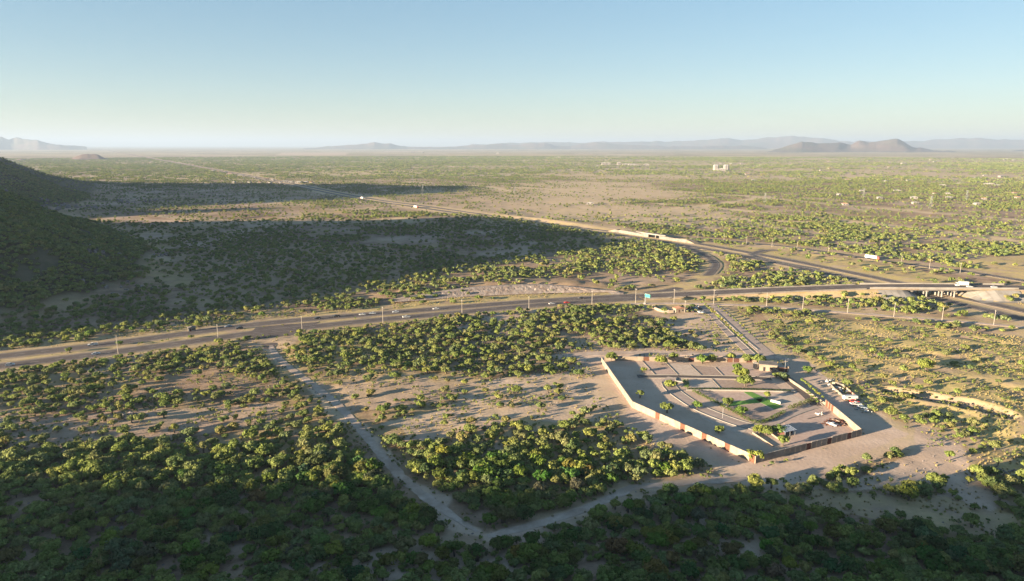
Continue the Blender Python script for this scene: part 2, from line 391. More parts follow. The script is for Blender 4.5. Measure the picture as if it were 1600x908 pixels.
BARE = [  # (ground polygon, bare, grass, tree density)
    (line((930, 553), (940, 580), (978, 645), (1075, 702), (1170, 750), (1270, 732), (1380, 692), (1420, 680), (1352, 652), (1290, 605), (1240, 566), (1200, 548), (1180, 553)), .8, 0, 0),
    (line((740, 596), (930, 572), (968, 640), (1000, 670), (900, 664), (800, 658), (690, 685), (640, 690), (600, 660), (690, 640)), .7, .25, .10),
    (line((470, 600), (600, 598), (760, 600), (690, 630), (560, 640), (520, 620)), .35, .15, .28),
    (line((60, 655), (200, 640), (420, 632), (440, 655), (300, 682), (160, 700), (0, 722), (0, 675)), .35, .05, .22),
    (line((1035, 490), (1105, 486), (1185, 555), (1120, 552), (1085, 530), (1050, 520)), .6, .1, .08),
    (line((1105, 478), (1130, 476), (1250, 553), (1170, 556)), .5, .1, 0),
    (line((1425, 655), (1485, 690), (1530, 700), (1515, 740), (1580, 785), (1520, 800), (1440, 770), (1360, 760), (1230, 785), (1190, 765), (1280, 745), (1350, 742), (1430, 705)), .75, .05, .03),
    (line((1190, 765), (1300, 772), (1440, 775), (1600, 800), (1600, 850), (1450, 828), (1330, 810), (1230, 800)), .25, .45, .12),
    (line((1195, 492), (1400, 506), (1640, 530), (1640, 700), (1530, 690), (1440, 650), (1370, 640), (1290, 590), (1250, 545)), .25, 1.0, .06),
    (line((1500, 700), (1640, 700), (1640, 800), (1570, 780), (1515, 735)), .1, .8, .15),
    (line((1180, 455), (1385, 450), (1385, 470), (1240, 474), (1130, 466)), .1, .5, .4),
    (line((1540, 452), (1640, 455), (1640, 490), (1560, 468)), .15, .6, .2),
    (line((1480, 410), (1640, 395), (1640, 445), (1540, 425)), .3, .9, .04),
    (line((1060, 376), (1250, 393), (1430, 420), (1540, 446), (1380, 441), (1200, 402)), .1, 1, .18),
    (line((400, 500), (620, 472), (700, 464), (800, 459), (960, 456), (960, 464), (700, 480), (500, 494)), .15, .9, .08),
    (line((0, 540), (300, 505), (480, 480), (480, 492), (300, 515), (0, 552)), .15, .5, .25),
    (line((830, 345), (1000, 352), (1260, 362), (1150, 335), (960, 318), (860, 328)), .7, .5, .22),
    (line((280, 395), (420, 375), (640, 392), (660, 430), (560, 460), (380, 490), (290, 480), (300, 440)), .12, .2, .66),
    (line((700, 338), (980, 356), (1000, 370), (880, 352), (760, 343)), .5, .4, .1),
    (line((230, 336), (420, 344), (560, 346), (560, 352), (300, 350)), .45, .3, .4),
    (line((430, 500), (470, 520), (460, 545), (395, 545), (390, 515)), .4, .2, .15),
    (line((985, 476), (1050, 476), (1075, 492), (1010, 492)), .4, .2, .1),
    (line((1285, 716), (1440, 688), (1442, 704), (1300, 736)), 0, 0, .75),
    (line((1196, 742), (1290, 735), (1362, 752), (1335, 776), (1230, 780)), 0, 0, .6),
    (line((1385, 768), (1470, 752), (1515, 785), (1425, 790)), 0, 0, .65),
    (line((1520, 738), (1640, 725), (1640, 795), (1565, 792)), 0, 0, .4),
    (line((1110, 400), (1130, 402), (1128, 420), (1085, 450), (1030, 460), (1000, 458), (1080, 440)), .1, .8, .05),
]
FIELDS = [  # pale or coloured farm fields on the far plain: (polygon, bare, grass, scrub)
    (line((440, 238.5), (545, 238.5), (540, 243), (430, 243)), .8, .2, .1), (line((400, 245), (500, 245), (490, 250), (390, 250)), 0, .5, .9),
    (line((690, 247), (780, 246), (790, 249), (700, 249.5)), .8, .4, .1), (line((840, 248), (880, 248), (895, 252), (850, 252)), .3, 1, .1),
    (line((900, 240), (925, 240), (925, 242.5), (895, 242.5)), 1, 0, .1), (line((900, 256.5), (950, 256), (950, 258), (900, 258.5)), .8, .3, .1),
    (line((700, 240), (930, 241), (930, 246), (690, 244)), .3, .6, .4), (line((940, 257), (1045, 257.5), (1045, 259.5), (940, 259.5)), .7, .3, .2),
    (line((1340, 262), (1600, 270), (1600, 273), (1340, 264)), .4, .5, .4), (line((600, 236), (660, 236), (660, 237.5), (600, 237.5)), .9, 0, .1),
    (line((1060, 266), (1160, 265), (1160, 267), (1060, 268)), .4, .4, .4),
]
bare_lines = [(track1, 2.3), (track2, 2.2), (dirt_w, 7.5), (dirt_e, 9), (track3, 5)]
road_lines = [(hwy_n, 8), (hwy_s, 8), ([(p.x, p.y) for p in over], 11), (hwyb, 20), (road_c, 8), (ramp, 7), (loop, 6), (front, 5), (avenue, 9)]
def cover(x, y, rad):
    n = len(x); bare = np.zeros(n); grass = np.zeros(n); scrub = np.zeros(n)
    wob = (fbm(x, y, 18, 3, 31) - .5)
    m = rad < 2600; xm, ym = x[m], y[m]; jx, jy = xm + wob[m] * 14, ym + wob[m] * 14
    b = np.clip(fbm(xm, ym, 55, 4, 41) * 2.6 - 1.25, 0, .5); g = np.clip(fbm(xm, ym, 90, 3, 43) * 2 - .9, 0, .5)
    for poly, pb, pg, pd in BARE:
        if abs(pb) + abs(pg) == 0: continue
        k = in_poly(jx, jy, poly); b[k] = np.maximum(b[k] * .4, pb * (.75 + .5 * fbm(xm[k], ym[k], 14, 3, 7))); g[k] = pg
    for l, w in bare_lines:
        d = dist_line(jx, jy, l); b = np.maximum(b, sstep(w * 1.7, w * .8, d) * .8)
    for l, w in road_lines:
        d = dist_line(xm, ym, l); e = sstep(w * 2.0, w * 1.1, d); b = np.maximum(b, e * .3); g = np.maximum(g, e * .75)
    gd = sstep(9, 4, dist_line(xm, ym, gully)); g = g * (1 - .8 * gd); b = b * (1 - gd * .6) + gd * .1
    hl = hills(xm, ym); b *= 1 - sstep(3, 12, hl) * .8
    bare[m], grass[m] = np.clip(b, 0, 1), np.clip(g, 0, 1)
    f = ~m; xf, yf = x[f], y[f]
    bare[f] = np.clip(fbm(xf, yf, 700, 4, 51) * 3 - 1.2, 0, .8); grass[f] = np.clip(fbm(xf, yf, 900, 3, 53) * 2 - .8, 0, .7)
    scrub = sstep(1500, 5200, rad) * np.clip(1.45 - fbm(x, y, 1500, 4, 57) * 1.1, .25, 1)
    scrub = np.maximum(scrub, sstep(2, 10, hills(x, y)) * .85)
    tan_ = sstep(.48, .62, fbm(x * .45, y, 420, 4, 59)) * sstep(900, 1300, rad) * sstep(-300, 200, x) * (rad < 9000); bare = np.maximum(bare, tan_ * .75); grass = np.maximum(grass, tan_ * .5); scrub = scrub * (1 - .7 * tan_)
    for l in plain_tracks:
        d = dist_line(x, y, l); e = sstep(22, 9, d) * (rad < 9000); bare = np.maximum(bare, e * .95); grass = np.maximum(grass, e * .6); scrub *= 1 - e * .9
    d = dist_line(x, y, hwyb); e = sstep(60, 22, d) * (rad < 20000); bare = np.maximum(bare, e * .6); scrub *= 1 - e * .95
    for poly, pb, pg, ps in FIELDS:
        k = in_poly(x, y, poly); bare[k], grass[k], scrub[k] = pb, pg, ps
    return np.clip(bare, 0, 1), np.clip(grass, 0, 1), np.clip(scrub, 0, 1)
make_ground()

# far mountains: ranges with a ridge line, spurs and depth
def mountain(name, sil, D, depth, m, seed):
    px = np.arange(sil[0][0], sil[-1][0] + .1, max(1.0, 1.2 * 20000 / D * .8)); py = np.interp(px, [p[0] for p in sil], [p[1] for p in sil])
    py = py + (fbm(px, px * 0, 14, 3, seed) - .5) * 3.2
    X = (px - 800) / F * D; top = CAM_H + (HORIZON - py) / F * D
    K = 16; V = []; n = len(px)
    for k in range(K + 1):
        u = k / K * 2 - 1; yy = D + u * depth + (fbm(X, X * 0 + seed, depth * .8, 3, seed) - .5) * depth * .9
        sh = np.maximum(0, 1 - abs(u) ** 1.15)
        rel = fbm(X, np.full(n, u * depth * 1.3), depth * .45, 4, seed + 3)
        z = np.maximum(top, 4) * sh * (1 - (1 - sh) * .9 * (1 - rel * 1.3)) - 3
        V.append(np.stack([X * yy / D, yy, z], -1))
    V = np.concatenate(V); i, j = np.meshgrid(np.arange(K), np.arange(n - 1), indexing='ij')
    Fq = np.stack([i * n + j, i * n + j + 1, (i + 1) * n + j + 1, (i + 1) * n + j], -1).reshape(-1, 4)
    o = link(name, arr_mesh(name, V, Fq, True), None, m); tag(o, kind='structure'); return o
mountain('mountains', [(1170, 240), (1195, 234.5), (1215, 229), (1232, 224), (1243, 220.5), (1256, 223), (1270, 224), (1285, 222.5), (1300, 221.5), (1318, 225), (1330, 220), (1345, 221.5), (1365, 219), (1378, 217.3), (1388, 217), (1398, 221), (1412, 229), (1440, 232.5), (1480, 236), (1510, 239)], 12500, 900, M_mount, 1)
mountain('mountains', [(480, 232), (520, 228.5), (560, 226), (590, 222.5), (612, 224.5), (640, 229), (700, 228.5), (760, 226), (785, 224.5), (800, 226), (835, 223), (850, 224), (870, 229), (890, 228), (905, 224), (930, 222.5), (950, 225), (985, 227), (1030, 228), (1090, 229), (1150, 227.5), (1170, 229), (1190, 232)], 21000, 1500, M_mount, 2)
mountain('mountains', [(700, 230), (740, 226), (800, 223.5), (850, 221.5), (900, 223), (1000, 221), (1060, 221), (1130, 217), (1150, 219.5), (1200, 214.5), (1225, 212), (1260, 216), (1300, 220), (1360, 222), (1410, 221), (1450, 218.5), (1500, 216.5), (1560, 219), (1620, 217), (1720, 224)], 26500, 2500, M_mount, 3)
mountain('mountains', [(1530, 240), (1560, 236), (1600, 230.5), (1650, 226), (1720, 230), (1800, 238)], 14000, 1000, M_mount, 4)
mountain('mountains', [(-200, 216), (-60, 210), (0, 213.5), (15, 216), (22, 213.5), (32, 218), (45, 215.5), (60, 218.5), (75, 219.5), (95, 224.5), (125, 227.5), (150, 229.5)], 19000, 1200, M_mount, 5)
mountain('mesa', [(112, 250), (126, 246.5), (138, 241.2), (146, 239), (158, 239.2), (165, 241), (173, 245.5), (184, 248.5), (194, 251)], 5900, 190, M_mount, 6)
mountain('hill', [(25, 252), (36, 249), (44, 246.5), (50, 248), (60, 250), (70, 252)], 5600, 120, M_mount, 7)

# ------------------------------------------------------------------ roads, paths
def ribbon(name, pts, width, m, z0=.25, drape=False, edge=0.0, parent=None, kind='structure', step=6, seed=0, skirt=.5, off=0.0):
    P = smooth_line(pts, step); V = []; n = len(P)
    for i, p in enumerate(P):
        t = (P[min(i + 1, n - 1)] - P[max(i - 1, 0)]); t.z = 0; t.normalize(); nrm = Vector((-t.y, t.x, 0))
        w = width(i / (n - 1)) / 2 if callable(width) else width / 2
        c = p + nrm * off
        rowv = []
        for u in (-1, 1):
            e = w * (1 + edge * (R.random() - .5))
            q = c + nrm * (u * e); rowv.append(q)
        zz = [(hgt(q.x, q.y) if drape else p.z) + z0 for q in rowv]
        zc = (hgt(c.x, c.y) if drape else p.z) + z0
        a, b = rowv
        V += [(a.x, a.y, zz[0] - skirt), (a.x, a.y, zz[0]), (c.x, c.y, zc + .02), (b.x, b.y, zz[1]), (b.x, b.y, zz[1] - skirt)]
    Fq = [[i * 5 + k, (i + 1) * 5 + k, (i + 1) * 5 + k + 1, i * 5 + k + 1] for i in range(n - 1) for k in range(4)]
    o = link(name, arr_mesh(name, V, Fq), parent, m)
    if parent is None: tag(o, kind=kind)
    return o
def dashed(name, pts, m, z0, parent, off=0, on=4, gap=8, w=.16):
    P = smooth_line(pts, 2.0); mb = MB(); L = 0
    for p, q in zip(P[:-1], P[1:]):
        if (L % (on + gap)) < on:
            t = (q - p).normalized(); n = Vector((-t.y, t.x, 0)); c0, c1 = p + n * off, q + n * off; up = Vector((0, 0, z0))
            mb.add([c0 - n * w + up, c1 - n * w + up, c1 + n * w + up, c0 + n * w + up], [(0, 1, 2, 3)])
        L += (q - p).length
    return mb.build(name, m, parent)
def highway(name, pts, w, z, m=None, shoulder=True, dash=True):
    o = ribbon(name, pts, w, m or M_asphalt, z)
    if shoulder: ribbon('gravel_shoulder', pts, w + 5, M_shoulder, z - .06, parent=o, edge=.12, skirt=.12)
    for s in (-1, 1): ribbon('edge_line', pts, .22, M_line, z + .03, parent=o, off=s * (w / 2 - 1.1), skirt=.01)
    if dash: dashed('lane_line', pts, M_line, z + .03, o)
    return o
highway('road', hwy_n, 11, .16); highway('road', hwy_s, 11, .16)
ov = highway('road', over, 17, .3, shoulder=False); ribbon('gravel_shoulder', over, 20, M_shoulder, .16, parent=ov, skirt=1.0)
def offset(pts, d):
    out = []
    for i, p in enumerate(pts):
        a, b = Vector(pts[max(i - 1, 0)]), Vector(pts[min(i + 1, len(pts) - 1)]); t = (b - a).normalized()
        out.append((p[0] - t.y * d, p[1] + t.x * d))
    return out
hb_n, hb_s = offset(hwyb, 12), offset(hwyb, -12)
highway('road', hb_n, 11, .18, M_asphalt); highway('road', hb_s, 11, .18, M_asphalt)
highway('road', road_c, 9, .2, M_asphalt, dash=False)
highway('road', ramp, 8, .22, M_asphalt, dash=False); highway('road', loop, 7, .2, M_asphalt_d, dash=False)
ribbon('road', front, 6, M_track, .1, edge=.1, skirt=.15)
for tr in (track1, track2):
    pth = ribbon('path', tr, lambda u: 3.9 * (.35 + .65 * min(1, (1 - u) * 12, .3 + u * 12)), M_track, .13, True, .45, step=2.5, skirt=.06)
ribbon('path', track3, 7.0, M_track, .14, True, .2)
# junction apron where the dirt track meets the highway
ap = [G(*p) for p in [(382, 528), (400, 512), (440, 508), (500, 503), (470, 521), (440, 528), (428, 545), (414, 546), (404, 534)]]
me = bpy.data.meshes.new('pavement'); me.from_pydata([(p.x, p.y, .13) for p in ap], [], [tuple(range(len(ap)))]); tag(link('pavement', me, None, M_asphalt), kind='structure')

# ------------------------------------------------------------------ haze
def make_haze():
    m = bpy.data.materials.new('haze_air'); m.use_nodes = True; nt = m.node_tree
    nt.nodes.remove(nt.nodes['Principled BSDF'])
    v = nt.nodes.new('ShaderNodeVolumePrincipled'); v.inputs['Color'].default_value = (.345, .445, .60, 1)
    v.inputs['Density'].default_value = 5.2e-5; v.inputs['Anisotropy'].default_value = 0.1
    nt.links.new(v.outputs[0], nt.nodes['Material Output'].inputs['Volume'])
    o = MB().box((0, 0, -8), (140000, 140000, 580)).build('haze', m)
    tag(o, 'thin pale haze over the whole plain', 'haze', kind='stuff')
make_haze()

# ------------------------------------------------------------------ rock cutting beside the highway
def along(L, u):
    f = u * (len(L) - 1); k = min(int(f), len(L) - 2); return L[k].lerp(L[k + 1], f - k)
def rock_cutting():
    n, K = 260, 12; b = smooth_line(line(*cut_base), 1.5); t = smooth_line([Vector((*un(*p), p[2])) for p in cut_top], 1.5)
    V = np.zeros((n, K + 3, 3))
    for i in range(n):
        u = i / (n - 1); pb = along(b, u); pt = along(t, u)
        for k in range(K + 1):
            f = k / K; p = pb.lerp(pt, f); p.z = pt.z * f ** .8 + .35; V[i, k] = p
        back = (pt - pb); back.z = 0; back.normalize()
        V[i, K + 1] = pt + back * 5 + Vector((0, 0, .1)); V[i, K + 2] = pt + back * 12 + Vector((0, 0, -pt.z * .35 - .6))
    x, y = V[..., 0].ravel(), V[..., 1].ravel()
    amp = np.zeros((n, K + 3)); amp[:, 1:K + 1] = np.sin(np.linspace(.25, 2.7, K))[None]
    hgtf = np.clip(V[:, K, 2] / 3.2, 0, 1)[:, None]
    j = (fbm(x * 1.3, y * 1.3 + V[..., 2].ravel() * .5, 2.6, 3, 61).reshape(n, -1) - .5) * 3.0 + (rng.random((n, K + 3)) - .5) * .4
    V[..., 1] -= j * amp * hgtf ** 1.5; V[..., 0] -= j * amp * hgtf * .5; V[..., 2] += (rng.random((n, K + 3)) - .5) * .35 * amp * hgtf
    i, k = np.meshgrid(np.arange(n - 1), np.arange(K + 2), indexing='ij'); w = K + 3
    Fq = np.stack([i * w + k, (i + 1) * w + k, (i + 1) * w + k + 1, i * w + k + 1], -1).reshape(-1, 4)
    o = link('rock_cutting', arr_mesh('rock_cutting', V.reshape(-1, 3), Fq, True), None, M_cut)
    tag(o, 'long pale blasted rock face beside the dual carriageway', 'rock face')
rock_cutting()

# ------------------------------------------------------------------ plants
def crown_mesh(name, seed, lobes, leaves, size, rad=2.0, h=3.4, flat=1.0):
    g = np.random.default_rng(seed); C = []
    for k in range(lobes):
        a = g.random() * 6.283 + k * 2.4; q = math.sqrt(g.random()) * rad * .68
        z = h * (.40 + .38 * (1 - (q / rad) ** 2) * g.random() ** .5 + .06 * g.random())
        C.append((q * 1.18 * math.cos(a), q * 1.18 * math.sin(a), z, rad * (.20 + .34 * g.random() ** 1.3)))
    C = np.array(C); V = []; val = []
    for c in C:
        d = g.normal(size=(leaves, 3)); d[:, 2] += .35; d /= np.linalg.norm(d, axis=1)[:, None]
        rr = c[3] * (.55 + .62 * g.random(leaves) + .35 * (g.random(leaves) > .9))
        p = c[:3] + d * rr[:, None] * np.array([1, 1, .82 * flat])
        nrm = d + g.normal(size=(leaves, 3)) * .32; nrm /= np.linalg.norm(nrm, axis=1)[:, None]
        u = np.cross(nrm, g.normal(size=(leaves, 3))); u /= np.linalg.norm(u, axis=1)[:, None]; w = np.cross(nrm, u)
        s = size * (.6 + .8 * g.random(leaves))[:, None]
        V.append(np.stack([p - u * s, p - w * s * .62 + u * s * .1, p + u * s, p + w * s * .62 - u * s * .1], 1))
        val.append(np.repeat((.72 + .5 * g.random()) * (.8 + .4 * g.random(leaves)), 4))
    V = np.concatenate(V).reshape(-1, 3); V[:, 2] = np.maximum(V[:, 2], .12)
    return V, np.concatenate(val)
def stems(seed, rad, h, n=4):
    g = random.Random(seed); mb = MB()
    for k in range(n):
        a = 6.283 * k / n + g.random(); q = rad * (.25 + .3 * g.random()); m = Vector((q * .4 * math.cos(a), q * .4 * math.sin(a), h * .33))
        mb.tube((.1 * math.cos(a), .1 * math.sin(a), -.5), m, .13, .085, 5)
        mb.tube(m, (q * math.cos(a), q * math.sin(a), h * .62), .085, .03, 5)
        mb.tube(m, (q * .7 * math.cos(a + .9), q * .7 * math.sin(a + .9), h * .58), .06, .02, 4)
    return mb
def leaf_mesh(name, V, val):
    me = arr_mesh(name, V, np.arange(len(V)).reshape(-1, 4)); at = me.attributes.new('v', 'FLOAT', 'POINT')
    at.data.foreach_set('value', val.astype(np.float32)); me.materials.append(M_leaf); return me
def joined(name, V, val, st):
    nv = len(V); me = bpy.data.meshes.new(name)
    faces = [tuple(range(i, i + 4)) for i in range(0, nv, 4)] + [tuple(i + nv for i in f) for f in st.f]
    me.from_pydata(V.tolist() + st.v, [], faces); me.materials.append(M_leaf); me.materials.append(M_bark)
    me.polygons.foreach_set('material_index', [0] * (nv // 4) + [1] * len(st.f))
    at = me.attributes.new('v', 'FLOAT', 'POINT'); at.data.foreach_set('value', np.concatenate([val, np.ones(len(st.v))]).astype(np.float32))
    me.update(); return me
def collection(name, meshes):
    c = bpy.data.collections.new(name)
    for i, me in enumerate(meshes):
        o = bpy.data.objects.new('%s_%02d' % (name, i), me); o.color = (1, 1, 1, 0); c.objects.link(o)
    return c
NV = 9
near_parts = []
for i in range(NV):
    rad, h = 2.0 + .35 * (i % 3 - 1), 3.3 + .6 * ((i * 5) % 4 - 1.5) / 1.5
    V, val = crown_mesh('crown', 100 + i, 15 + i % 5, 84, .29, rad, h, 1 - .12 * (i % 3))
    near_parts.append((leaf_mesh('crown', V, val), stems(i, rad, h), V, val))
trunk_meshes = []
for i, p in enumerate(near_parts):
    me = p[1].mesh('trunk', True); me.materials.append(M_bark); trunk_meshes.append(me)
C_near = collection('near_bush', [joined('b', p[2], p[3], p[1]) for p in near_parts])
def lod(n, seed, lobes, leaves, size, name):
    ms = []
    for i in range(n):
        V, val = crown_mesh('c', seed + i, lobes + i % 3, leaves, size, 2.0 + .3 * (i % 3 - 1), 3.2 + .5 * (i % 2)); ms.append(leaf_mesh('b', V, val))
    return collection(name, ms)
C_mid = lod(8, 300, 7, 34, .56, 'mid_bush')
C_low = lod(6, 400, 5, 14, .85, 'low_bush')
def clumps(n):
    ms = []
    for i in range(n):
        g = np.random.default_rng(700 + i); Vs = []; vals = []
        for k in range(5):
            V, val = crown_mesh('c', 900 + i * 10 + k, 3, 8, 1.25, 2.4, 3.6)
            a = g.random() * 6.28; q = 2 + 8 * g.random(); Vs.append(V + np.array([q * math.cos(a), q * math.sin(a), 0])); vals.append(val * (.7 + .6 * g.random()))
        ms.append(leaf_mesh('b', np.concatenate(Vs), np.concatenate(vals)))
    return collection('bush_clump', ms)
C_clump = clumps(6)
def shrublets(n):
    ms = []
    for i in range(n):
        V, val = crown_mesh('c', 1200 + i, 4, 22, .17, .75, .95); ms.append(leaf_mesh('b', V, val))
    return collection('shrublet', ms)
C_shrub = shrublets(5)
def tufts(n):
    ms = []
    for i in range(n):
        g = np.random.default_rng(1500 + i); V = []; k = 34
        for _ in range(k):
            a = g.random() * 6.283; q = .45 * math.sqrt(g.random()); b = Vector((q * math.cos(a), q * math.sin(a), -.05)); t = b + Vector((math.cos(a) * .3 * g.random(), math.sin(a) * .3 * g.random(), .35 + .4 * g.random())); s = Vector((-math.sin(a), math.cos(a), 0)) * .06
            V += [b - s, b + s, t + s * .4, t - s * .4]
        me = arr_mesh('t', [tuple(v) for v in V], np.arange(len(V)).reshape(-1, 4)); me.materials.append(M_grassy); ms.append(me)
    return collection('grass_tuft', ms)
C_tuft = tufts(4)

def scatter(name, P, scl, rot, pick, coll, label, cat):
    me = bpy.data.meshes.new(name); me.vertices.add(len(P)); me.vertices.foreach_set('co', np.asarray(P, np.float32).ravel())
    for nm, tp, d in (('scl', 'FLOAT_VECTOR', scl), ('rot', 'FLOAT', rot), ('pick', 'INT', pick)):
        a = me.attributes.new(nm, tp, 'POINT')
        if tp == 'FLOAT_VECTOR': a.data.foreach_set('vector', np.asarray(d, np.float32).ravel())
        else: a.data.foreach_set('value', np.asarray(d, np.int32 if tp == 'INT' else np.float32))
    o = link(name, me); tag(o, label, cat, kind='stuff'); o.color = (1, 1, 1, 0)
    ng = bpy.data.node_groups.new(name, 'GeometryNodeTree')
    ng.interface.new_socket('Geometry', in_out='INPUT', socket_type='NodeSocketGeometry'); ng.interface.new_socket('Geometry', in_out='OUTPUT', socket_type='NodeSocketGeometry')
    N, L = ng.nodes, ng.links
    gi, go = N.new('NodeGroupInput'), N.new('NodeGroupOutput'); ip = N.new('GeometryNodeInstanceOnPoints'); ci = N.new('GeometryNodeCollectionInfo')
    ci.inputs['Collection'].default_value = coll; ci.inputs['Separate Children'].default_value = True; ci.inputs['Reset Children'].default_value = True
    def attr(nm, tp):
        n = N.new('GeometryNodeInputNamedAttribute'); n.data_type = tp; n.inputs[0].default_value = nm; return n.outputs['Attribute']
    cx = N.new('ShaderNodeCombineXYZ'); L.new(attr('rot', 'FLOAT'), cx.inputs[2])
    L.new(gi.outputs[0], ip.inputs['Points']); L.new(ci.outputs[0], ip.inputs['Instance']); ip.inputs['Pick Instance'].default_value = True
    L.new(attr('pick', 'INT'), ip.inputs['Instance Index']); L.new(cx.outputs[0], ip.inputs['Rotation']); L.new(attr('scl', 'FLOAT_VECTOR'), ip.inputs['Scale'])
    L.new(ip.outputs[0], go.inputs[0])
    o.modifiers.new('scatter', 'NODES').node_group = ng
    return o

HALF = 45.0
def candidates(r0, r1, cell):
    n = int(2 * r1 / cell) + 2
    gx, gy = np.meshgrid((np.arange(n) - n // 2) * cell, np.arange(0, r1 + cell, cell))
    x = (gx + (rng.random(gx.shape) - .5) * cell * .95).ravel(); y = (gy + (rng.random(gx.shape) - .5) * cell * .95).ravel()
    r = np.hypot(x, y); k = (r > r0) & (r < r1) & (np.abs(np.arctan2(x, y)) < math.radians(HALF)); return x[k], y[k]
lit_window = line((-60, 560), (420, 545), (430, 570), (520, 640), (560, 690), (300, 660), (0, 655), (-60, 660))
dense_mid = line((440, 545), (620, 500), (930, 480), (990, 492), (1040, 545), (930, 550), (900, 575), (700, 590), (520, 600), (470, 585))
def density(x, y, small=False):
    r = np.hypot(x, y)
    d = np.where(r < 2500, .62 - .12 * sstep(600, 1400, r), .55)
    cl = fbm(x, y, 42, 3, 71); d = d * (.22 + 1.35 * sstep(.38, .58, cl))
    fgm = sstep(268, 232, y + .06 * x) * sstep(-20, 8, 300 - r * .9)
    d = np.maximum(d, fgm * (.60 + .6 * sstep(.34, .46, cl)))
    d = np.where(in_poly(x, y, lit_window), np.maximum(d, .72 * sstep(.30, .48, cl)), d); d = np.where(in_poly(x, y, dense_mid), np.maximum(d, .86 * sstep(.28, .42, cl)), d)
    hl = hills(x, y); d = np.where(hl > 4, .12, d)
    wob = (fbm(x, y, 16, 2, 31) - .5) * 16
    for poly, pb, pg, pd in BARE: d = np.where(in_poly(x + wob, y + wob, poly), pd * (.5 + cl), d)
    big = fbm(x, y, 330, 3, 77); d = d * np.where(r > 1000, .45 + .9 * sstep(.36, .6, big), 1)
    d = d * (1 - .8 * sstep(.48, .62, fbm(x * .45, y, 420, 4, 59)) * sstep(900, 1300, r) * sstep(-300, 200, x))
    for l in plain_tracks: d = d * sstep(7, 13, dist_line(x, y, l))
    clr = 1.0
    for l, w in bare_lines:
        k_ = 1.5 if l is track1 or l is track2 else 0
        d = d * sstep(w * .9 + clr + k_, w * .9 + 4.0 + 2 * k_, dist_line(x, y + k_ * .8, l))
    for l, w in road_lines:
        dd = dist_line(x, y, l); d = d * sstep(w + 3.5, w + 9, dd)
    d = d * (dist_line(x, y, line(*cut_base)) > 3)
    return d
hero_boost = []
def place(r0, r1, cell, kmul=1.0):
    x, y = candidates(r0, r1, cell); d = density(x, y); k = rng.random(len(x)) < d * kmul
    return x[k], y[k]
# --- near plants (distance under 560 m): the 300 that show largest become trees of their own
x1, y1 = place(95, 560, 4.4)
xb, yb = candidates(95, 330, 4.4); kb = rng.random(len(xb)) < .68 * sstep(262, 228, yb + .06 * xb) * (density(xb, yb) > .3); x1, y1 = np.concatenate([x1, xb[kb]]), np.concatenate([y1, yb[kb]])
z1 = height(x1, y1)
n1 = len(x1); s1 = .34 + .86 * rng.random(n1) ** 1.15 + .35 * (fbm(x1, y1, 60, 2, 81) - .4)
s1 = np.clip(s1 * (1 + .28 * sstep(275, 230, y1 + .06 * x1)), .35, 1.8); rot1 = rng.random(n1) * 6.283; pick1 = rng.integers(0, NV, n1)
# landmark trees that stand alone in the photograph: (photo x, y of the base, crown scale)
LONE = [(955, 563, 1.25), (1006, 581, .6), (1048, 605, .95), (1000, 622, .8), (1042, 645, .95), (1033, 570, 1.0), (1052, 563, 1.0), (1097, 568, 1.15), (1110, 566, 1.0), (1143, 562, 1.0), (1168, 565, 1.1), (1184, 567, 1.2), (1152, 582, 1.0),
        (1158, 594, 1.35), (1165, 604, 1.2), (1089, 640, .85), (1123, 677, .75), (1179, 718, .95), (1186, 678, 1.05), (1197, 680, 1.0), (1216, 678, .95), (1223, 697, .95), (1137, 636, .9), (1158, 648, .8), (1198, 622, .7), (1225, 594, .9), (1213, 590, .7),
        (103, 534, .9), (140, 526, 1.1), (165, 515, 1.0), (207, 519, .9), (235, 512, .9), (310, 511, .9), (109, 551, .8), (188, 539, .7), (299, 529, .6), (410, 494, 1.0), (1262, 582, 1.0), (1296, 573, .8), (1330, 580, 1.0), (1446, 583, 1.45), (1445, 574, 1.2), (1376, 560, .8), (1262, 540, .9), (1233, 532, .8)]
used = set()
# --- individual trees
ap_size = s1 / np.hypot(np.hypot(x1, y1), CAM_H)
px1 = np.array([to_photo(a, b, c) for a, b, c in zip(x1, y1, z1 + 1.5)])
vis = (px1[:, 0] > 6) & (px1[:, 0] < 1594) & (px1[:, 1] < 902)
order = np.argsort(-np.where(vis, ap_size, 0))[:298]
LAND = {'the lilac rock outcrop in the lower scrub': G(178, 806), 'the pale boulders on the sunlit flat': G(205, 655), 'the ocotillo stems': G(156, 885), 'the joint of the two dirt tracks': G(752, 842),
        'the bend in the eastern dirt track': G(985, 765), 'the straight dirt track midway': G(600, 716), 'the southern corner of the walled yard': G(1180, 726), 'the grey sandy wash': G(1450, 730), 'the bottom edge centre': G(800, 905),
        'the bottom edge below the wash': G(1420, 905), 'the bare patch above the ocotillo': G(70, 870), 'the eastern corner of the walled yard': G(1345, 682), 'the bottom edge below the eastern track': G(1120, 905), 'the bottom edge below the straight track': G(560, 905),
        'the bottom edge near the ocotillo': G(330, 900), 'the dry grassy bank under the wash': G(1350, 800), 'the hollow between the two tracks': G(800, 780), 'the shaded flat beside the straight track': G(520, 790), 'the shaded slope by the wash mouth': G(1580, 860), 'the western rim of the shaded scrub': G(20, 780)}
TINTS = [('deep green', (0.087, 0.143, 0.040)), ('olive', (0.151, 0.185, 0.052)), ('grey-green', (0.125, 0.164, 0.074)), ('yellow-green', (0.196, 0.224, 0.052)), ('dark green', (0.074, 0.123, 0.045)), ('brownish olive', (0.174, 0.177, 0.074)), ('bright green', (0.125, 0.190, 0.043)), ('rusty', (0.235, 0.157, 0.065))]
names = list(LAND); rank = {n: 0 for n in names}
info = []
for i in order:
    p = Vector((x1[i], y1[i], 0)); nm = min(names, key=lambda n: (LAND[n] - p).length); info.append(((LAND[nm] - p).length, nm, i))
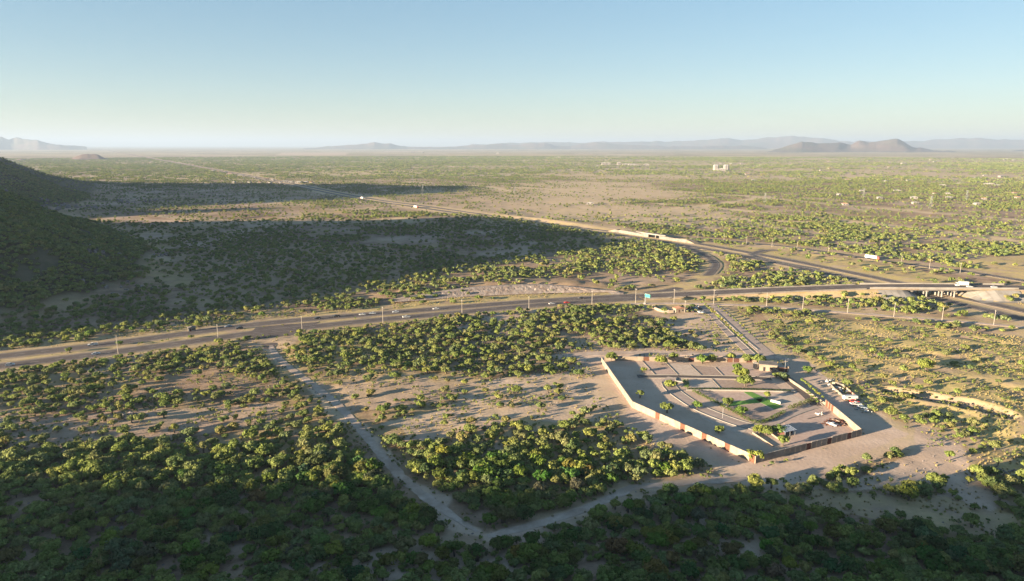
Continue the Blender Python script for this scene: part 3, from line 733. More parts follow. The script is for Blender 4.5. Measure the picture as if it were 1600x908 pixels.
info.sort(key=lambda t: (t[1], t[0]))
tree_names = {'deep green': 'mesquite_tree'}
for dist, nm, i in info:
    rank[nm] += 1
    tn, tc = TINTS[R.choices(range(8), [20, 22, 14, 12, 16, 7, 14, 0.4])[0]]
    szw = 'broad' if s1[i] > 1.45 else ('mid-sized' if s1[i] > 1.25 else 'smaller')
    t = empty('mesquite_tree', (x1[i], y1[i], z1[i]), rot1[i], '%s %s mesquite, %s closest to %s' % (szw, tn, ordinal(rank[nm]), nm), 'tree', 'mesquite trees of the shaded scrub', float(s1[i]))
    cr = link('crown', near_parts[pick1[i]][0], t); cr.color = (*[c * R.uniform(.68, 1.08) for c in tc], 1)  # crown colour toned down because most of these trees stand in hill shade
    link('trunk', trunk_meshes[pick1[i]], t)
    used.add(int(i))
rest = np.array([i for i in range(n1) if i not in used])
sv = np.stack([s1, s1, s1 * (.8 + .35 * rng.random(n1))], -1)
scatter('scrub_bushes', np.stack([x1, y1, z1], -1)[rest], sv[rest], rot1[rest], pick1[rest], C_near, 'sunlit yellow-green desert scrub between highway and dirt tracks', 'scrub')
x2, y2 = place(560, 1250, 5.4); z2 = height(x2, y2); n2 = len(x2); s2 = .45 + .95 * rng.random(n2)
scatter('desert_bushes', np.stack([x2, y2, z2], -1), np.repeat(s2[:, None], 3, 1), rng.random(n2) * 6.28, rng.integers(0, 8, n2), C_mid, 'dense desert bushes on the shaded hill and beyond the highway', 'scrub')
x3, y3 = place(1250, 2700, 6.2, .82); z3 = height(x3, y3); n3 = len(x3); s3 = .45 + .75 * rng.random(n3)
scatter('plain_bushes', np.stack([x3, y3, z3], -1), np.repeat(s3[:, None], 3, 1), rng.random(n3) * 6.28, rng.integers(0, 6, n3), C_low, 'green bushes dotted over the middle plain', 'scrub')
x4, y4 = place(2700, 7600, 16, .7); z4 = height(x4, y4); n4 = len(x4); s4 = .7 + .7 * rng.random(n4)
scatter('far_scrub', np.stack([x4, y4, z4], -1), np.repeat(s4[:, None], 3, 1), rng.random(n4) * 6.28, rng.integers(0, 6, n4), C_clump, 'far green scrub covering the plain towards the mountains', 'scrub')
# thick cover on the shaded hills
xh, yh = candidates(330, 1900, 3.5); kh = hills(xh, yh) > 2.5 + 6 * fbm(xh, yh, 40, 2, 99); xh, yh = xh[kh], yh[kh]; kh = rng.random(len(xh)) < .2 + .8 * sstep(.34, .46, fbm(xh, yh, 35, 3, 98)); xh, yh = xh[kh], yh[kh]; nh = len(xh); sh = .55 + .85 * rng.random(nh)
scatter('hill_scrub', np.stack([xh, yh, height(xh, yh)], -1), np.repeat(sh[:, None], 3, 1), rng.random(nh) * 6.28, rng.integers(0, 8, nh), C_mid, 'thick dark green scrub clothing the shaded hillsides', 'scrub')
# low shrubs and dry grass
def ground_cover(name, r0, r1, cell, fn, coll, npick, smin, smax, label, cat):
    x, y = candidates(r0, r1, cell); k = rng.random(len(x)) < fn(x, y); x, y = x[k], y[k]; n = len(x); s = smin + (smax - smin) * rng.random(n)
    scatter(name, np.stack([x, y, height(x, y)], -1), np.repeat(s[:, None], 3, 1), rng.random(n) * 6.28, rng.integers(0, npick, n), coll, label, cat)
def clear_roads(x, y, k=1.0):
    d = np.ones(len(x))
    for l, w in bare_lines: d = d * sstep(w * .5, w * 1.0, dist_line(x, y, l))
    for l, w in road_lines: d = d * sstep(w + .5, w + 4, dist_line(x, y, l))
    return d * ~in_poly(x, y, compound)
ground_cover('low_shrubs', 95, 520, 2.6, lambda x, y: clear_roads(x, y) * .8 * sstep(.42, .62, fbm(x, y, 14, 3, 91)), C_shrub, 5, .45, 1.6, 'low grey-green shrubs dotted over the bare ground', 'shrubs')
gz = [b[0] for b in BARE if b[2] >= .45]
def gfn(x, y):
    k = np.zeros(len(x))
    for g in gz: k = np.maximum(k, in_poly(x, y, g) * 1.0)
    k = np.maximum(k, .35 * (np.hypot(x, y) < 440))
    return k * .5 * sstep(.40, .6, fbm(x, y, 12, 3, 95)) * clear_roads(x, y)
ground_cover('dry_grass', 120, 680, 1.7, gfn, C_tuft, 4, .5, 1.1, 'golden dry grass on the rough flats and banks', 'grass')

# ------------------------------------------------------------------ single trees around the yard and along the road
LONE_LABEL = ['round mesquite by the outer north-west corner of the yard wall', 'tiny sapling inside the north-west corner of the yard', 'round tree beside the start of the curved yard drive', 'small round tree inside the bend of the yard wall',
  'double-crowned tree between the long wall and curved drive', 'low bushy tree by the north wall, first of the row', 'tree half hiding the north wall, second of the row', 'wide dark tree before the north wall midway', 'wide tree against its darker twin by the north wall',
  'upright tree on the north wall near the rust panel', 'tree at the north wall beside the gatehouse, western one', 'tree at the north wall beside the gatehouse, eastern one', 'small tree between north wall and straight path', 'tall twin-lobed tree at the straight path end', 'lower yellow-green tree under the tall twin-lobed tree',
  'dark rounded tree on the kerb of the curved drive', 'small pale tree on the open gravel inside the long wall', 'bright green tree just inside the southern wall corner', 'green tree in the low planter, western one', 'green tree in the low planter, eastern one', 'green tree touching the blue-roofed shed', 'dry-topped tree below the blue-roofed shed',
  'yellowish tree on the curved hedge by the drive', 'tree on the hedge near the drive bend', 'small tree beside the lawn cross', 'feathery tree behind the gatehouse', 'thin tree by the gatehouse gravel strip',
  'lone bush on the verge beyond the pickup', 'broad bush on the far verge of the highway', 'bush on the slope foot above the far verge', 'low bush on the far verge past the first pole', 'tall bush pair on the far verge', 'bush by the pale hut on the far verge', 'round bush in the highway median', 'bush in the median at the first pole', 'small bush in the median near the second pole', 'round bush on the verge at the junction',
  'wide bush east of the gatehouse road, nearest the dirt', 'low bush on the dry flat east of the gatehouse', 'leafy bush on the dry flat above the scrap yard', 'tall tree on the dry eastern flat, lower crown', 'tall tree on the dry eastern flat, upper crown', 'small round bush alone on the dry flat', 'upright bush by the avenue end, eastern one', 'upright bush by the avenue end, western one']
for i, (px, py, s) in enumerate(LONE):
    s *= 1.45 if i < 27 else 1.3
    p = G(px, py); z = hgt(p.x, p.y); k = (i * 4) % NV
    t = empty('desert_tree', (p.x, p.y, z), R.random() * 6.28, LONE_LABEL[i], 'tree', 'trees that stand alone', s)
    cr = link('crown', near_parts[k][0], t); cr.color = (*[c * 1.1 for c in TINTS[R.choice([1, 2, 3, 3, 6, 1])][1]], 1); link('trunk', trunk_meshes[k], t)
# avenue trees: small clipped crowns on straight stems
av_crowns = []; 
for i in range(4):
    V, val = crown_mesh('crown', 2000 + i, 6, 60, .2, 1.05, 2.9); av_crowns.append(leaf_mesh('crown', V, val))
av_trunk = MB().tube((0, 0, -.3), (0, 0, 1.5), .09, .06, 6).tube((0, 0, 1.4), (.25, .1, 2.1), .05, .02, 5).tube((0, 0, 1.4), (-.2, .15, 2.0), .05, .02, 5).mesh('trunk'); av_trunk.materials.append(M_bark)
def row_trees(a, b, n, lab, grp, s0=1.0, tint=3):
    A, B = G(*a), G(*b)
    for i in range(n):
        p = A.lerp(B, i / (n - 1)) + Vector((R.uniform(-.4, .4), R.uniform(-.4, .4), 0))
        t = empty('avenue_tree', (p.x, p.y, hgt(p.x, p.y)), R.random() * 6, lab % ordinal(i + 1), 'tree', grp, s0 * R.uniform(.8, 1.2))
        cr = link('crown', av_crowns[i % 4], t); cr.color = (*[c * R.uniform(.95, 1.2) for c in TINTS[tint][1]], 1); link('trunk', av_trunk, t)
row_trees((1098, 476), (1166, 540), 17, '%s tree from the highway in the western avenue row', 'western avenue row', 1.25)
row_trees((1123, 482), (1172, 523), 11, '%s tree from the highway in the eastern avenue row', 'eastern avenue row', 1.1)
row_trees((1180, 529), (1196, 538), 3, '%s thin sapling past the end of the eastern avenue row', 'avenue saplings', .9, 2)
row_trees((1252, 597), (1284, 624), 9, '%s shrub from the gatehouse along the inner east wall', 'shrubs inside the east wall', .95)
row_trees((1262, 615), (1277, 632), 5, '%s shrub from the gatehouse beside the inner drive', 'shrubs beside the inner drive', .9, 6)

# ------------------------------------------------------------------ walled yard
def wall_run(parent, A, B, n, kinds, h=3.0, th=.3):
    d = (B - A); L = d.length; d.normalize(); rz = math.atan2(d.y, d.x); step = L / n
    for i in range(n):
        c = A + d * (step * (i + .5)); m = kinds(i)
        hh = h if m is not M_rust_d else h * .93
        MB().box((c.x, c.y, -1.2), (step - .42, th * (.5 if m in (M_rust, M_rust_d) else 1), hh + 1.2 + R.uniform(-.04, .04)), rz).build('panel', m, parent)
    for i in range(n + 1):
        c = A + d * (step * i); MB().box((c.x, c.y, -1.2), (.40, th + .08, h + 1.24), rz).build('post', M_cream if h > 1.5 and kinds(0) is M_cream else M_concrete, parent)
    for i in range(n):
        if kinds(i) is M_cream or kinds(i) is M_concrete:
            c = A + d * (step * (i + .5)); MB().box((c.x, c.y, h + .045), (step - .42, th + .1, .1), rz).build('coping', M_concrete_w, parent)
CW = [G(*p) for p in comp_wall]
w = empty('yard_wall', CW[0], 0, 'long cream yard wall with spaced rust panels, lit by the sun', 'wall'); inv = Matrix.Translation(-CW[0])
def off(v): return v - CW[0]
wall_run(w, off(CW[0]), off(CW[1]), 18, lambda i: M_cream)
wall_run(w, off(CW[1]), off(CW[2]), 23, lambda i: M_rust if i in (5, 10, 14, 18, 22) else M_cream)
w2 = empty('yard_wall', CW[0], 0, 'grey shaded yard wall facing the sandy wash, three dark panels', 'wall')
wall_run(w2, off(CW[2]) + Vector((.5, .2, 0)), off(CW[3]), 20, lambda i: M_rust_d if i in (9, 13, 17) else M_concrete, 2.9)  # shaded wall coloured grey instead of cream, its shade put into the colour
w3 = empty('yard_wall', CW[0], 0, 'cream yard wall along the eastern dirt road, rust at its end', 'wall')
wall_run(w3, off(CW[3]) + Vector((0, .5, 0)), off(CW[4]), 12, lambda i: M_cream if i < 9 else M_rust, 3)
wall_run(w3, off(CW[4]), off(CW[5]), 16, lambda i: M_cream, 1.3)
w4 = empty('yard_wall', CW[0], 0, 'low cream north yard wall with rust and dark panels behind trees', 'wall')
NA, NB = off(G(945, 563)), off(G(1186, 566.5))
wall_run(w4, NA, NB, 24, lambda i: M_rust if i in (6, 19) else (M_rust_d if i in (13, 20, 22) else M_cream), 2.4)

def slab(name, pts, m, z, parent=None, label=None, cat=None, kind=None, t=.05):
    P = [G(*p) for p in pts]; n = len(P)
    V = [(p.x, p.y, z) for p in P] + [(p.x, p.y, z - t) for p in P]
    me = bpy.data.meshes.new(name); me.from_pydata(V, [], [tuple(range(n))] + [(i, n + i, n + (i + 1) % n, (i + 1) % n) for i in range(n)]); me.update()
    o = link(name, me, parent, m); tag(o, label, cat, kind=kind); return o
PLOT = [mottled('pink_gravel', (.36, .26, .215), (.45, .335, .275), .6), mottled('tan_gravel', (.40, .315, .25), (.50, .40, .325), .6), mottled('brown_gravel', (.28, .205, .165), (.36, .27, .22), .6)]
for k, q in enumerate([[(1006, 566), (1038, 567), (1058, 586), (1027, 585.5)], [(1043, 567.5), (1076, 570), (1094, 586), (1063, 586)], [(1081, 571), (1115, 574), (1128, 587), (1099, 586.5)], [(1121, 575), (1150, 571), (1186, 572), (1196, 588), (1133, 587)], [(1080, 593), (1112, 594), (1124, 608), (1078, 607.5)], [(1118, 594), (1205, 596), (1222, 610), (1131, 608.5)],
                       [(1092, 614), (1160, 614), (1190, 624), (1138, 629)], [(1172, 615), (1236, 616), (1262, 628), (1222, 636), (1199, 624)], [(1145, 635), (1188, 630), (1207, 640), (1224, 642), (1190, 658), (1172, 656), (1152, 645)], [(1222, 657), (1274, 638), (1292, 643), (1334, 676), (1225, 702), (1240, 682)], [(1060, 622), (1090, 641), (1130, 658), (1168, 671), (1158, 680), (1100, 655)]]):
    slab('gravel_plot', q, PLOT[k % 3], .035, kind='structure')
drive1 = line((996, 588.5), (1060, 588.5), (1110, 589.5), (1160, 590.5), (1205, 592))
drive2 = line((1052, 590), (1044, 597), (1048, 606), (1062, 618), (1092, 637), (1130, 653), (1163, 664), (1182, 666), (1203, 660), (1230, 647), (1262, 636), (1276, 634))
drive3 = line((1276, 634), (1258, 616), (1236, 598), (1218, 583))
ribbon('path', drive1, 4.5, M_asphalt, .05, skirt=.1); ribbon('path', drive2, 6.2, M_paver, .065, skirt=.1, step=2.5); ribbon('path', drive3, 5, M_asphalt, .08, skirt=.1)
def kerb(pts, label, h=.28, w=.4, m=None, off_=0, closed=False):
    P = smooth_line(pts, 2.0); V = []; n = len(P)
    for i, p in enumerate(P):
        t = (P[min(i + 1, n - 1)] - P[max(i - 1, 0)]).normalized(); q = Vector((-t.y, t.x, 0)); c = p + q * off_
        for u, z in ((-1, 0), (-1, h), (1, h), (1, 0)): V.append((c.x + q.x * u * w / 2, c.y + q.y * u * w / 2, z))
    Fq = [[i * 4 + k, (i + 1) * 4 + k, (i + 1) * 4 + k + 1, i * 4 + k + 1] for i in range(n - 1) for k in range(3)]
    mesh = arr_mesh('kerb', V, Fq); o = link('kerb', mesh, None, m or M_concrete_w); return tag(o, label, 'kerb')
kerb(drive1, 'pale kerb on the north side of the straight yard path', off_=-2.5)
kerb(drive1, 'pale kerb on the south side of the straight yard path', off_=2.5)
kerb(drive2, 'pale outer kerb of the curved yard drive', .18, .3, off_=3.4); kerb(drive2[1:], 'pale inner kerb of the curved yard drive', .22, .4, off_=-3.4)
kerb(drive3, 'pale kerb between inner drive and east wall shrubs', .3, .4, off_=-3)
kerb(line((1072, 610.5), (1110, 610.5), (1170, 611.5), (1242, 613.5)), 'low pale garden wall across the yard', .7, .45)
for k, (a, b) in enumerate([((1003, 564), (1024, 586)), ((1040, 566), (1060, 586.5)), ((1078, 570), (1096, 586.5)), ((1117, 574), (1130, 587)), ((1112, 592), (1128, 609))]):
    kerb(line(a, b), ['diagonal plot kerb nearest the yard corner', 'diagonal plot kerb, second from the yard corner', 'diagonal plot kerb, third from the yard corner', 'diagonal plot kerb, fourth from the yard corner', 'diagonal plot kerb below the straight path'][k], .22, .3, M_concrete)
kerb(line((1057, 591), (1056, 596), (1068, 597.5)), 'small L-shaped white kerb beside the lawn strip', .5, .4)
def hedge(pts, w, h, label, seed, tint):
    P = smooth_line(pts, .55); g = np.random.default_rng(seed); V = []
    for i, p in enumerate(P[:-1]):
        t = (P[i + 1] - p).normalized(); q = Vector((-t.y, t.x, 0))
        for k in range(16):
            c = p + q * ((g.random() - .5) * w * 1.35) + t * (g.random() * .55) + Vector((0, 0, h * (.25 + 1.05 * g.random() ** .6)))
            d = Vector(g.normal(size=3)); d.z += .7; d.normalize(); u = d.orthogonal().normalized() * (.2 + .12 * g.random()); ww = d.cross(u) * .7
            V += [tuple(c - u), tuple(c - ww), tuple(c + u), tuple(c + ww)]
    V = np.array(V); o = link('hedge', leaf_mesh('hedge', V, .8 + .4 * g.random(len(V)))); o.color = (*tint, 1); return tag(o, label, 'hedge')
hedge(line((1083, 612), (1100, 621), (1120, 631), (1140, 642), (1160, 652)), 1.6, 1.0, 'clipped hedge between curved drive and plots', 1, (.085, .12, .03))
hedge(line((1160, 653), (1175, 660), (1190, 661.5), (1205, 656), (1226, 645)), 1.5, 1.0, 'hedge wrapping the drive bend at the plots', 2, (.08, .115, .03))
hedge(line((1232, 642), (1250, 635), (1270, 628)), 2.0, 1.5, 'taller bushy hedge at the east end of the drive', 3, (.10, .12, .035))
hedge(line((1074, 609), (1120, 609), (1180, 610), (1236, 612)), .9, .7, 'thin dark hedge along the low garden wall', 4, (.06, .08, .03))
hedge(line((1071, 595), (1072, 600), (1073, 607)), 2.2, .9, 'short bright green hedge block beside the drive mouth', 5, (.09, .16, .03))
def lawn(pts, label): slab('lawn', pts, M_lawn, .09, label=label, cat='lawn')
lawn([(1162, 612.6), (1174, 612.6), (1201, 624.5), (1223, 635.5), (1210, 639.5), (1188, 629)], 'bright green lawn strip running down between plots')
lawn([(1136, 629), (1192, 622.8), (1189, 629), (1139, 635)], 'bright green lawn strip reaching west between plots')
MB().box((0, 0, 0), (4.6, .9, 1.1)).build('niche_block', M_white).location = G(1212, 629.5); tag(bpy.data.objects['niche_block'], 'low white block beside the lawn strip', 'wall block'); bpy.data.objects['niche_block'].rotation_euler.z = -.75
# shed with blue-grey roof
def shed():
    p = G(1229, 679); t = empty('shed', p, .42, 'small open shed with a blue-grey roof inside the yard', 'shed')
    MB().box((0, 1.7, -.1), (6.0, .15, 2.5)).build('wall', M_rust_d, t); MB().box((-2.95, 0, -.1), (.15, 3.2, 2.5)).build('wall', M_rust_d, t)
    MB().box((2.95, .6, -.1), (.15, 2.0, 2.5)).build('wall', M_rust_d, t)
    for x in (-2.8, 0, 2.8): MB().box((x, -1.8, -.1), (.16, .16, 2.55)).build('post', M_steel, t)
    mb = MB(); mb.prism([(-2.3, 2.42), (2.3, 2.95), (2.3, 3.05), (-2.3, 2.52)], -3.4, 3.4)
    r = mb.build('roof', M_roofblue, t); r.rotation_euler.z = math.pi / 2
    for k in range(6): MB().box((-3 + 1.2 * k, 0, 0), (.07, .07, .01)).build('roof_rib', M_steel, r).location = (0, 0, 0)
    return t
def shed_ribs(t):
    r = [c for c in t.children if c.name.startswith('roof')][0]
    for c in list(r.children): bpy.data.objects.remove(c)
    for k in range(6):
        y = -3.0 + 1.2 * k; MB().prism([(-2.3, 2.53), (2.3, 3.06), (2.3, 3.11), (-2.3, 2.58)], y - .06, y + .06).build('roof_rib', M_roofblue, r)
shed_ribs(shed())
# gatehouse
def gatehouse():
    A = G(1200, 580); t = empty('gatehouse', A, -.28, 'cream gatehouse with rust gate at the yard entrance', 'gatehouse')
    MB().box((0, 0, -.1), (9, .35, 3.6)).build('wall', M_cream, t); MB().box((-4.4, 3, -.1), (.35, 5.6, 3.6)).build('wall', M_cream, t); MB().box((4.4, 3, -.1), (.35, 5.6, 3.6)).build('wall', M_cream, t)
    MB().box((0, 2.9, 3.5), (9.6, 7, .3)).build('roof', M_concrete, t)
    d = MB().box((-2, -.2, 0), (1.1, .1, 2.2)).build('door', M_black, t); MB().box((-1.7, -.28, 1.0), (.1, .06, .1)).build('handle', M_steel, d)
    w_ = MB().box((1.5, -.2, 1.1), (1.6, .08, 1.2)).build('window', M_glass, t); MB().box((1.5, -.24, 1.02), (1.8, .14, .07)).build('sill', M_concrete, w_)
    MB().box((7.4, .8, .1), (4.6, .1, 2.3)).build('gate_leaf', M_rust, t); MB().box((10.1, .8, -.1), (.6, .6, 3.4)).build('pillar', M_cream, t); MB().box((4.95, .8, -.1), (.6, .6, 3.4)).build('pillar', M_cream, t)
    MB().box((-6.5, 1.5, -.1), (2.2, .9, 4.0), .3).build('entrance_pylon', M_concrete_w, t)
gatehouse()
# scrap, slabs and a small tractor inside the east corner
def heap(name, p, rx, ry, h, n, mats, label, cat, seed, sizes=(.4, 1.6)):
    g = random.Random(seed); t = empty(name, p, g.random(), label, cat)
    for k in range(n):
        a = g.random() * 6.28; q = math.sqrt(g.random()); x, y = q * rx * math.cos(a), q * ry * math.sin(a); z = h * (1 - q) * g.random()
        L = g.uniform(*sizes)
        o = MB().box((0, 0, -.1), (L, g.uniform(.15, .7), g.uniform(.12, .5)), 0, g.uniform(.7, 1)).build('scrap_piece', g.choice(mats), t)
        o.location = (x, y, z + .1); o.rotation_euler = (g.uniform(-.4, .4), g.uniform(-.4, .4), g.random() * 6.28)
heap('scrap_heap', G(1308, 661), 6.5, 3.6, .9, 60, [M_rust_d, M_rust_d, M_rust, M_wood], 'flat dark red scrap heap in the yard corner', 'scrap heap', 4, (.8, 3))
heap('stone_slabs', G(1283, 647), 3.6, 1.6, .6, 18, [M_concrete, M_concrete_w, M_white], 'pale stone slabs lying near the east wall', 'slabs', 5)
for i, (a, b) in enumerate([((1176, 677), (1208, 698)), ((1203, 677), (1222, 691)), ((1262, 655), (1283, 650))]):
    kerb(line(a, b), ['low planter kerb on the gravel side of the yard trees', 'low planter kerb on the shed side of the yard trees', 'low stone edging near the slabs'][i], .6 if i < 2 else .3, .4, M_cream if i < 2 else M_concrete)

# ------------------------------------------------------------------ vehicles
def wheel_set(t, xs, y, r, w=.22):
    for x in xs:
        for sgn in (-1, 1):
            o = MB().tube((x, sgn * y - w / 2, r), (x, sgn * y + w / 2, r), r, r, 10).build('wheel', M_tyre, t)
            MB().tube((x, sgn * (y + w / 2), r), (x, sgn * (y + w / 2 + .02), r), r * .55, r * .5, 8).build('rim', M_silver, o)
def car(p, rz, m, label, kind='sedan', group='cars on the highway'):
    t = empty(kind if kind != 'sedan' else 'sedan_car', p, rz, label, 'pickup' if kind == 'pickup_truck' else 'car', group)
    if kind == 'pickup_truck':
        MB().prism([(-2.65, .45), (2.6, .45), (2.68, .75), (2.55, 1.05), (1.3, 1.15), (-2.65, 1.12)], -.95, .95, .04).build('body', m, t)
        MB().prism([(-.6, 1.12), (1.35, 1.12), (.75, 1.72), (-.45, 1.74)], -.88, .88, .12).build('cabin_glass', M_glass, t)
        MB().prism([(-.5, 1.70), (.78, 1.68), (.6, 1.80), (-.4, 1.82)], -.78, .78, .05).build('cab_roof', m, t)
        for y in (-.9, .9): MB().box((-1.65, y, 1.1), (2.0, .08, .28)).build('bed_side', m, t)
        MB().box((-2.62, 0, 1.1), (.08, 1.8, .28)).build('tailgate', m, t); wheel_set(t, (-1.65, 1.65), .86, .38)
        fx, rx, hz_ = 2.62, -2.66, .8
    else:
        hz_ = .68; k = 1.18 if kind == 'sport_utility_car' else 1.0
        MB().prism([(-2.2, .32), (2.15, .32), (2.25, .6), (2.1, .82 * k), (1.1, .92 * k), (-2.15, .95 * k), (-2.28, .6)], -.87, .87, .05).build('body', m, t)
        rear = -2.0 if k > 1 else -1.55
        MB().prism([(rear, .93 * k), (1.15, .9 * k), (.35, 1.36 * k), (rear + .45, 1.38 * k)], -.80, .80, .13).build('cabin_glass', M_glass, t)
        MB().prism([(rear + .4, 1.35 * k), (.4, 1.33 * k), (.2, 1.43 * k), (rear + .6, 1.45 * k)], -.70, .70, .05).build('car_roof', m, t)
        wheel_set(t, (-1.35, 1.35), .78, .33); fx, rx = 2.2, -2.24
    for y in (-.65, .65):
        MB().box((fx, y, hz_ - .1), (.1, .34, .18)).build('headlight', M_white, t); MB().box((rx, y, hz_), (.08, .3, .16)).build('tail_light', M_red, t)
    return t
def box_truck(p, rz, label, L=8.0, semi=False):
    t = empty('cargo_truck', p, rz, label, 'truck', 'trucks')
    MB().prism([(-L / 2, 1.0), (L / 2 - 1.2, 1.0), (L / 2 - 1.2, 3.9), (-L / 2, 3.9)], -1.27, 1.27).build('cargo_box', M_white, t)
    MB().box((-.4, 0, .75), (L - .8, 1.0, .24)).build('chassis', M_black, t)
    x = L / 2 - .9
    c = MB().prism([(x, .5), (x + 2.3, .5), (x + 2.4, 1.5), (x + 2.0, 2.9), (x + .1, 3.1)], -1.2, 1.2, .06).build('cab', M_red if semi else M_white, t)
    MB().prism([(x + 2.36, 1.62), (x + 2.42, 1.62), (x + 2.10, 2.66), (x + 2.04, 2.66)], -1.02, 1.02).build('windscreen', M_glass, c)
    for y in (-1.19, 1.19): MB().box((x + 1.35, y, 1.6), (.9, .06, .85)).build('side_window', M_glass, c)
    wheel_set(t, ((-L / 2 + .9, -L / 2 + 2.1, x - .5, x + 1.6) if semi else (-L / 2 + 1.4, x + 1.5)), 1.05, .5, .3)
    for y in (-.9, .9): MB().box((x + 2.38, y, .75), (.08, .34, .2)).build('headlight', M_white, t); MB().box((-L / 2 - .03, y, .85), (.05, .3, .15)).build('tail_light', M_red, t)
    return t
def heading(pts, p, rev):
    pts = [Vector((q[0], q[1], 0)) for q in pts]; q0 = Vector((p.x, p.y, 0))
    i = min(range(len(pts) - 1), key=lambda k: ((pts[k] + pts[k + 1]) / 2 - q0).length); d = pts[i + 1] - pts[i]
    return math.atan2(d.y, d.x) + (math.pi if rev else 0)
VEH = [(145, 540, 'n', M_white, 'pickup_truck', 'white pickup on the far carriageway near the photo edge'), (150, 554, 's', M_silver, 'sedan', 'silver car on the near carriageway before the first pole'), (16, 571.5, 's', M_silver, 'sport_utility_car', 'grey car at the photo edge on the near carriageway'),
       (357, 511, 'n', M_bluegrey, 'sedan', 'blue-grey car where the far carriageway nears the junction'), (374, 514, 'n', M_black, 'sport_utility_car', 'dark car turning in the median gap at the junction'), (496, 498.5, 'n', M_black, 'sport_utility_car', 'black car on the far carriageway beyond the third pole'),
       (525, 495.5, 'n', M_black, 'pickup_truck', 'black pickup right ahead of the black car'), (566, 492.5, 'n', M_white, 'sedan', 'white car on the far carriageway before the fourth pole'), (618, 488.5, 'n', M_silver, 'sedan', 'pale car past the fourth pole on the far carriageway'),
       (635, 496.5, 's', M_white, 'pickup_truck', 'white pickup on the near carriageway past the fourth pole'), (582, 490.8, 'n', M_silver, 'sedan', 'small silver car close to the fourth pole'), (681, 483.5, 'n', M_white, 'sedan', 'white car alone on the far carriageway before the rock face'),
       (908, 466.5, 'n', M_black, 'sedan', 'dark car below the end of the rock face'), (862, 475.5, 's', M_white, 'sedan', 'white car on the near carriageway ahead of the red one'), (886, 473.6, 's', M_red, 'sedan', 'red car on the near carriageway behind the white one'),
       (1515, 449, 'o', M_white, 'sedan', 'white car following the box truck on the overpass'), (1553, 449.4, 'o', M_silver, 'sedan', 'silver car leaving the overpass')]
for px, py, l, m, kind, lab in VEH:
    pts = {'n': hwy_n, 's': hwy_s, 'o': [(q.x, q.y) for q in over]}[l]; z = .18 if l != 'o' else 7.7
    p = G(px, py, z); car(p, heading(pts, p, l == 'n'), m, lab, kind)
p = G(1504, 447.2, 7.6); box_truck(p, heading([(q.x, q.y) for q in over], p, True), 'white box truck crossing the concrete overpass')
p = G(1362, 404.5, .5); box_truck(p, heading(road_c, p, False), 'white semi-trailer with red cab on the far ramp road', 14, True)
p = G(566, 310.5, .4); box_truck(p, heading(hwyb, p, True), 'white truck on the shaded stretch of the far highway', 13, True)
p = G(650, 324.6, .4); box_truck(p, heading(hwyb, p, False), 'white truck on the sunlit stretch of the far highway', 13, True)
for i, (px, py, m, kd) in enumerate([(1076, 487, M_black, 'sport_utility_car'), (1083, 487.5, M_black, 'sedan'), (1090, 480, M_white, 'sport_utility_car'), (1094, 482.5, M_black, 'sedan'), (1093, 488.5, M_silver, 'sedan'), (1098, 489.5, M_bluegrey, 'sport_utility_car'), (1086, 482.5, M_silver, 'sedan')]):
    car(G(px, py, .1), .9 + .2 * i, m, ['black car parked beside the cream hut wall', 'black car second from the cream hut wall', 'white car parked nearest the western avenue trees', 'black car parked tight behind the white one', 'silver car in the front parking row', 'blue-grey car at the end of the front parking row', 'silver car behind the parked black pair'][i], kd, 'cars parked by the avenue')
car(G(1300, 664.5), 2.3, M_bluegrey, 'blue-grey car parked against the dark red scrap heap', 'sedan', 'vehicles in the yard')

# ------------------------------------------------------------------ scrap yard outside the east wall
def timber_fence(pts, label):
    P = [G(*q) for q in pts]; t = empty('plank_fence', P[0], 0, label, 'fence')
    for a, b in zip(P[:-1], P[1:]):
        d = b - a; n = max(2, int(d.length / 1.6)); rz = math.atan2(d.y, d.x)
        for k in range(n):
            c = a + d * ((k + .5) / n) - P[0]; MB().box((c.x, c.y, -.1), (d.length / n - .08, .08, 1.5 + R.uniform(-.2, .2)), rz).build('board', R.choice([M_wood, M_wood, M_concrete, M_rust_d]), t)
timber_fence([(1296, 603), (1316, 621), (1338, 627)], 'patched board fence on the near side of the junk plot')
timber_fence([(1300, 600), (1316, 604), (1340, 624)], 'patched board fence on the far side of the junk plot')
heap('junk_heap', G(1312, 609), 3.5, 8, 1.2, 55, [M_wood, M_concrete, M_white, M_rust_d, M_bluegrey, M_silver], 'mixed junk heap inside the board fences', 'junk heap', 8, (.5, 2.2))
heap('rubble_heap', G(1352, 640), 6, 4, .7, 34, [M_concrete, M_white, M_silver, M_bluegrey, M_rock], 'loose rubble below the red car beside the dirt road', 'rubble heap', 9, (.4, 2.4))
heap('rubble_heap', G(1292, 596), 6, 1.8, .5, 20, [M_concrete, M_white, M_rock], 'thin line of pale rubble above the junk plot', 'rubble heap', 10, (.4, 1.8))
def trailer(p, rz):
    t = empty('flat_trailer', p, rz, 'long white trailer parked along the junk plot', 'trailer')
    MB().prism([(-3.4, .7), (3.4, .7), (3.3, 2.2), (-3.1, 2.3)], -1.1, 1.1, .08).build('body', M_white, t)
    MB().tube((3.4, 0, .7), (4.6, 0, .6), .08, .06, 6).build('drawbar', M_steel, t); wheel_set(t, (-.9, .1), .95, .36); MB().box((-1.0, -1.07, 1.3), (1.3, .06, .6)).build('window', M_glass, t)
trailer(G(1328, 625), .1)
car(G(1335, 629.5), .05, M_red, 'red car parked below the white trailer', 'sport_utility_car', 'vehicles at the junk plot'); car(G(1337, 633.5), .1, M_white, 'white pickup parked below the red car', 'pickup_truck', 'vehicles at the junk plot')
car(G(1347, 638), -.4, M_bluegrey, 'blue-grey car among the loose rubble', 'sedan', 'vehicles at the junk plot')

